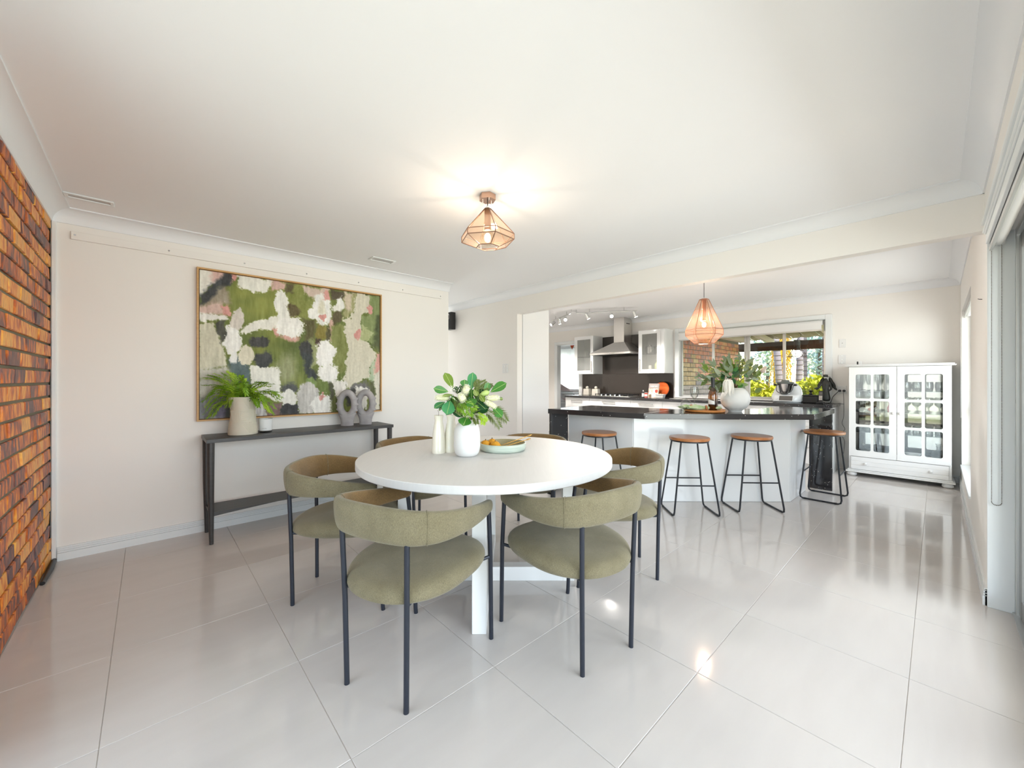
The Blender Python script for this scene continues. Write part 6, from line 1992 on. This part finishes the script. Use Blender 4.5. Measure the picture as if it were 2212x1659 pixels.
cg('glass_decanter', DEC, CX0 + .27, CY0 + .10, SHZ[0], 'stout glass decanter on the cabinet floor in the corner', None)
gz = thing('gravy_boat', 'white china gravy boat on the cabinet floor behind the door nearest the corner', 'gravy boat', (CX0 + .13, mid - .13, SHZ[0] + .0005))
MB().lathe([(0.0, 0.0), (0.035, 0.0), (0.03, 0.012), (0.062, 0.05), (0.075, 0.075), (0.071, 0.075), (0.056, 0.05), (0.0, 0.02)], 24, cap=False).xform(Matrix.Scale(0.55, 4, (1, 0, 0))).build('bowl', M['white_ceramic'], gz, smooth=50)
MB().tube(catmull([(0, 0.07, 0.07), (0, 0.11, 0.085), (0, 0.105, 0.04), (0, 0.05, 0.035)], 4), 0.004, 6).build('handle', M['white_ceramic'], gz, smooth=60)
lathe_thing('silver_dish', 'oval silver dish lying on the cabinet floor under the gravy boat side', 'dish', [(0.0, 0.0), (0.05, 0.0), (0.075, 0.012), (0.078, 0.014), (0.05, 0.004), (0.0, 0.004)], M['chrome'], (CX0 + .105, CY0 + .15, SHZ[0] + .0005))
od_ = lathe_thing('glass_fish', 'small red glass ornament on the second shelf near the cabinet middle', 'ornament', [(0.0, 0.0), (0.012, 0.002), (0.028, 0.02), (0.022, 0.04), (0.0, 0.05)], mat('red_glass', (196, 74, 40), 0.1), (CX0 + .07, mid + .24, SHZ[2] + .0005))
lathe_thing('pink_vase', 'little pink glass vase on the second shelf by the door knobs', 'vase', [(0.0, 0.0), (0.022, 0.0), (0.03, 0.05), (0.014, 0.10), (0.02, 0.14), (0.0, 0.14)], mat('pink_glass', (214, 110, 140), 0.1), (CX0 + .07, mid + .06, SHZ[2] + .0005))
sn = thing('alarm_sensor', 'tiny white and black sensor standing on top of the display cabinet', 'sensor', (6.80, 0.70, 1.4105))
MB().box(-.012, .012, -.026, -.004, 0, .045).build('body', M['white_satin'], sn, bev=0.003)
MB().box(-.012, .012, .004, .020, 0, .045).build('magnet', M['black_plastic'], sn, bev=0.005)

# ------------------------------------------------------------------ sunroom seen through the doorway
def curtain(lb, y0, y1):
    t = thing('sheer_curtain', lb, 'curtain')
    n = 140
    vs, fs = [], []
    for i in range(n + 1):
        y = y0 + (y1 - y0) * i / n
        w = 0.022 * math.sin(i * 0.62) + 0.008 * math.sin(i * 1.7)
        vs += [(9.96 + w, y, 0.72), (9.96 + w * 0.8, y, 1.5), (9.96 + w * 0.4, y, 2.22)]
    for i in range(n):
        a = i * 3
        fs += [(a, a + 3, a + 4, a + 1), (a + 1, a + 4, a + 5, a + 2)]
    me = bpy.data.meshes.new('sheer')
    me.from_pydata(vs, [], fs)
    me.shade_smooth()
    m = bpy.data.materials.get('sheer_cloth')
    if not m:
        m = bpy.data.materials.new('sheer_cloth')
        m.use_nodes = True
        nt = m.node_tree
        nt.nodes.clear()
        out = nt.nodes.new('ShaderNodeOutputMaterial')
        mx = nt.nodes.new('ShaderNodeMixShader'); mx.inputs[0].default_value = 0.55
        df = nt.nodes.new('ShaderNodeBsdfDiffuse'); df.inputs[0].default_value = (*lin((240, 242, 246)), 1)
        tl = nt.nodes.new('ShaderNodeBsdfTranslucent'); tl.inputs[0].default_value = (*lin((240, 242, 248)), 1)
        nt.links.new(df.outputs[0], mx.inputs[1]); nt.links.new(tl.outputs[0], mx.inputs[2]); nt.links.new(mx.outputs[0], out.inputs[0])
    link('sheer', me, m, t)
    MB().box(9.92, 10.0, y0 - .02, y1 + .02, 2.22, 2.26).build('heading_rail', M['white_satin'], t, bev=0.004)
curtain('white sheer curtain hanging in the sunroom beyond the doorway', 6.95, 9.25)
for lb, y in (('orange cloth pennant above the sunroom curtain, nearer the door jamb', 8.03), ('orange cloth pennant above the sunroom curtain, nearer the wall cupboard', 7.50)):
    t = thing('pennant', lb, 'bunting', (9.40, y, 2.23), 0, 'orange pennants in the sunroom')
    MB().add([(0, -.085, .04), (0, .085, .04), (0, 0, -.10), (.004, -.085, .04), (.004, .085, .04), (.004, 0, -.10)], [(0, 1, 2), (3, 5, 4), (0, 2, 5, 3), (1, 4, 5, 2), (0, 3, 4, 1)]).build('flag', M['orange_cloth'], t)
    MB().tube([(0.002, -.26, .05), (0.002, 0, .043), (0.002, .26, .05)], 0.004, 5).build('cord', M['white_cloth'], t)
sf = thing('day_bed', 'white upholstered day bed below the sunroom curtain', 'sofa', (9.40, 8.0, 0))
MB().box(-.42, .42, -.95, .95, .10, .34).build('base', M['white_cloth'], sf, bev=0.03)
MB().box(-.42, .42, -.95, .95, .345, .50).build('mattress', M['white_cloth'], sf, bev=0.05)
MB().box(.36, .50, -.95, .95, .50, .92).build('back_cushion', M['white_cloth'], sf, bev=0.05)
for x in (-.38, .38):
    for y in (-.9, .9):
        MB().box(x - .03, x + .03, y - .03, y + .03, 0, .10).build('leg', M['dark_wood'], sf)
def cushion(lb, loc, rot, sz, m):
    o = MB()
    n = 10
    for side in (1, -1):
        k = len(o.v)
        for i in range(n + 1):
            for j in range(n + 1):
                u, v = i / n * 2 - 1, j / n * 2 - 1
                th_ = 0.16 * ((1 - u * u) * (1 - v * v)) ** 0.5
                pin = 1 - 0.06 * (1 - abs(u)) * 1 - 0
                o.v.append((side * th_ * sz / 2 * 1.2, u * sz / 2 * (1 - .05 * (1 - v * v)), v * sz / 2 * (1 - .05 * (1 - u * u))))
        for i in range(n):
            for j in range(n):
                a = k + i * (n + 1) + j
                o.f.append((a, a + 1, a + n + 2, a + n + 1))
    q = o.build('cushion', m, None, smooth=80, loc=loc, rot=rot)
    return tag(q, lb, 'cushion', 'day bed cushions')
cushion('pale pink square cushion propped on the day bed', (9.50, 7.95, .83), (0.5, -0.25, 0.0), .46, M['pink_cloth'])
cushion('white cushion with dark edge lying beside the pink one', (9.30, 7.62, .76), (0.2, -0.9, 0.3), .42, M['white_cloth'])
tt = thing('side_table', 'thin-topped pedestal table beside the day bed in the sunroom', 'table', (8.55, 6.76, 0))
MB().box(-.25, .25, -.30, .30, .835, .855).build('top', M['white_satin'], tt, bev=0.003)
MB().tube([(0, 0, .02), (0, 0, .835)], .02, 12).build('stem', M['black_metal'], tt, smooth=50)
MB().lathe([(0, 0), (.18, 0), (.17, .02), (0, .021)], 24).build('foot', M['black_metal'], tt, smooth=50)

# ------------------------------------------------------------------ veranda and garden beyond the kitchen window
vr = sempty('roof_veranda')
for k in range(16):
    y0 = -0.9 + k * 0.27
    MB().add([(7.13, y0, 2.52), (7.13, y0 + .265, 2.52), (11.3, y0 + .265, 2.20), (11.3, y0, 2.20), (7.13, y0 + .13, 2.545), (11.3, y0 + .13, 2.225)], [(0, 3, 5, 4), (4, 5, 2, 1)]).build('roof_sheet', M['veranda_sheet'], vr)
for y in (0.35, 1.55, 2.75):
    MB().obox((9.2, y, 2.29), ((Vector((4.1, 0, -.31))).normalized(), Vector((0, 1, 0)), Vector((.31, 0, 4.1)).normalized()), (2.05, .035, .06)).build('rafter', M['veranda_white'], vr)
bmv = sempty('beam_veranda')
MB().box(10.46, 10.56, -0.9, 3.9, 1.885, 2.075).build('beam', M['veranda_wood'], bmv)
MB().box(10.44, 10.58, 3.30, 3.44, -0.14, 1.88).build('post', M['veranda_wood'], bmv)
struct(MB().box(7.13, 10.45, 3.06, 3.20, 2.10, 2.22).build('trim_12', M['veranda_white']))
op = thing('veranda_lamp', 'black wire-framed cone lamp with white globe hanging under the veranda roof', 'pendant lamp', (9.0, 1.805, 1.70))
MB().sphere((0, 0, 0.01), 0.075, 18, 12).build('globe', mat('globe_white', (255, 252, 244), 0.3, emit=((255, 250, 240), 3.0)), op, smooth=80)
MB().lathe([(0.0, 0.075), (0.045, 0.075), (0.05, 0.10), (0.048, 0.27), (0.0, 0.272)], 18).build('holder', M['dark_wood'], op, smooth=50)
mb = MB()
for k in range(8):
    a = k * PI / 4
    mb.tube([(0.05 * math.cos(a), 0.05 * math.sin(a), .13), (0.15 * math.cos(a), 0.15 * math.sin(a), -.045)], .004, 5)
mb.tube([(0.15 * math.cos(k * PI / 12), 0.15 * math.sin(k * PI / 12), -.045) for k in range(24)], .004, 5, closed=True)
mb.build('wire_cone', M['black_metal'], op)
MB().tube(catmull([(0, 0, .27), (0, -.06, .36), (0, .03, .46), (0, .12, .56), (0, .10, .665)], 5), .004, 6).build('cord', M['black_plastic'], op)

def leafy(name, lb, cat, base, crown, radii, n, size, m, trunk=None, grp=None, seed=0):
    rr = random.Random(seed)
    t = thing(name, lb, cat, base, 0, grp)
    vs, fs = [], []
    for k in range(n):
        d = Vector((rr.gauss(0, 1), rr.gauss(0, 1), rr.gauss(0, 1))).normalized() * rr.random() ** 0.45
        p = Vector(crown) + Vector((d.x * radii[0], d.y * radii[1], d.z * radii[2]))
        u = Vector((rr.gauss(0, 1), rr.gauss(0, 1), rr.gauss(0, 1))).normalized()
        w = u.cross(Vector((rr.gauss(0, 1), rr.gauss(0, 1), rr.gauss(0, 1)))).normalized()
        s_ = size * rr.uniform(.6, 1.3)
        o = len(vs)
        vs += [p - u * s_, p + w * s_ * .35, p + u * s_, p - w * s_ * .35]
        fs.append((o, o + 1, o + 2, o + 3))
    me = bpy.data.meshes.new('foliage')
    me.from_pydata([tuple(v) for v in vs], [], fs)
    o = link('foliage', me, m, t)
    o['kind'] = 'stuff'
    if trunk:
        MB().tube([(0, 0, 0), (0.05, 0.03, crown[2] * .5), (0, 0, crown[2])], [trunk, trunk * .8, trunk * .4], 8).build('trunk', M['bark'], t, smooth=50)
    return t
def gmat(name, a, b):
    return mat(name, a, 0.7, noise=(1.3, .8, b, (1, 1, 1)))
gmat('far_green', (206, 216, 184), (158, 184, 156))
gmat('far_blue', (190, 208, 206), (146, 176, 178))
gmat('shrub_yellow', (214, 204, 48), (150, 176, 40))
gmat('shrub_green', (104, 140, 48), (64, 104, 36))
gmat('palm_yellow', (252, 214, 40), (244, 172, 40))
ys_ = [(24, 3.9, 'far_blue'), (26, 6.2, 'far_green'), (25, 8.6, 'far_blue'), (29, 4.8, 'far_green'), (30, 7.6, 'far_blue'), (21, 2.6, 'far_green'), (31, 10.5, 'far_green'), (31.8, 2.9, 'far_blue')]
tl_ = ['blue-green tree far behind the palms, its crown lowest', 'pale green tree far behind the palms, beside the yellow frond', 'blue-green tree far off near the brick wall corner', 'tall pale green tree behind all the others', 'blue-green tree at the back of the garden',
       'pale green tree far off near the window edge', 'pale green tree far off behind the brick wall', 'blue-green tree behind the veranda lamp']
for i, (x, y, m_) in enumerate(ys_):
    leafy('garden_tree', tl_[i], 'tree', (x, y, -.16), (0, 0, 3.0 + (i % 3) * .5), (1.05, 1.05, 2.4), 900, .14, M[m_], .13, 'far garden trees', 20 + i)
sh_l = ['yellow-green shrub in the garden behind the bowl vase', 'yellow-green shrub in the garden behind the food mixer', 'yellow-green shrub in the garden behind the figurine', 'dark green shrub at the veranda edge by the brick wall', 'leafy green shrub low behind the food mixer']
for i, (x, y, z, rr, m_) in enumerate([(12.2, 3.55, .95, (.6, .5, .55), 'shrub_yellow'), (12.4, 2.85, .75, (.6, .5, .5), 'shrub_yellow'), (12.0, 2.05, .9, (.6, .45, .6), 'shrub_yellow'), (13.6, 4.6, 1.0, (.7, .6, .8), 'shrub_green'), (11.6, 2.45, .7, (.5, .4, .5), 'shrub_green')]):
    leafy('garden_shrub', sh_l[i], 'shrub', (x, y, -.16), (0, 0, z), rr, 900, .10, M[m_], .02, 'garden shrubs', 50 + i)
pl_l = ['leaning ringed palm trunk beside the yellow frond', 'upright ringed palm trunk directly below the veranda lamp', 'slim palm trunk near the window edge', 'slim grey palm trunk between two others']
for i, (x, y, lx, r_) in enumerate([(13.0, 2.95, .28, .085), (13.2, 2.62, -.08, .075), (14.5, 2.25, .0, .05), (14.8, 2.75, .03, .05)]):
    t = thing('palm_tree', pl_l[i], 'palm', (x, y, -.16), 0, 'garden palms')
    pts = [(0, lx * (k / 13) ** 1.3, k * .30) for k in range(14)]
    MB().tube(pts, [r_ * (1.15 - .25 * k / 13) for k in range(14)], 12).build('trunk', M['trunk'], t, smooth=60)
    mb = MB()
    for k in range(26):
        z = .3 + k * .135
        yy = lx * (z / 3.9) ** 1.3
        mb.tube([(r_ * 1.06 * math.cos(q * PI / 6), yy + r_ * 1.06 * math.sin(q * PI / 6), z) for q in range(12)], .008, 4, closed=True)
    mb.build('trunk_rings', M['bark'], t)
    for k in range(9):
        a = k * 2 * PI / 9 + i
        c = Vector(pts[-1])
        me = frond_mesh('palm_frond', [c, c + Vector((.2 * math.cos(a), .2 * math.sin(a), .45)), c + Vector((.4 * math.cos(a), .4 * math.sin(a), .35)), c + Vector((.6 * math.cos(a), .6 * math.sin(a), -.1))], 22, .16, .03, spread=55, stem_r=.015)
        link('palm_frond', me, M['shrub_green'], t)
yf = thing('yellow_palm', 'bright yellow drooping palm with long hanging fronds outside the window', 'palm', (13.6, 3.09, -.16))
MB().tube([(0, 0, 0), (0, 0, 1.4), (0, 0.02, 2.75)], [.05, .045, .03], 10).build('trunk', M['trunk'], yf, smooth=60)
for k in range(9):
    a = k * 2 * PI / 9 + .2
    c = Vector((0, .02, 2.75))
    o_ = Vector((math.cos(a), math.sin(a), 0))
    me = frond_mesh('palm_frond', [c, c + o_ * .12 + ZV * .05, c + o_ * .20 - ZV * .55, c + o_ * (.17 + .06 * (k % 3)) - ZV * (1.25 + .1 * (k % 4))], 28, .26, .022, up=tuple(o_), spread=42, stem_r=.012)
    link('palm_frond', me, M['palm_yellow'], yf)
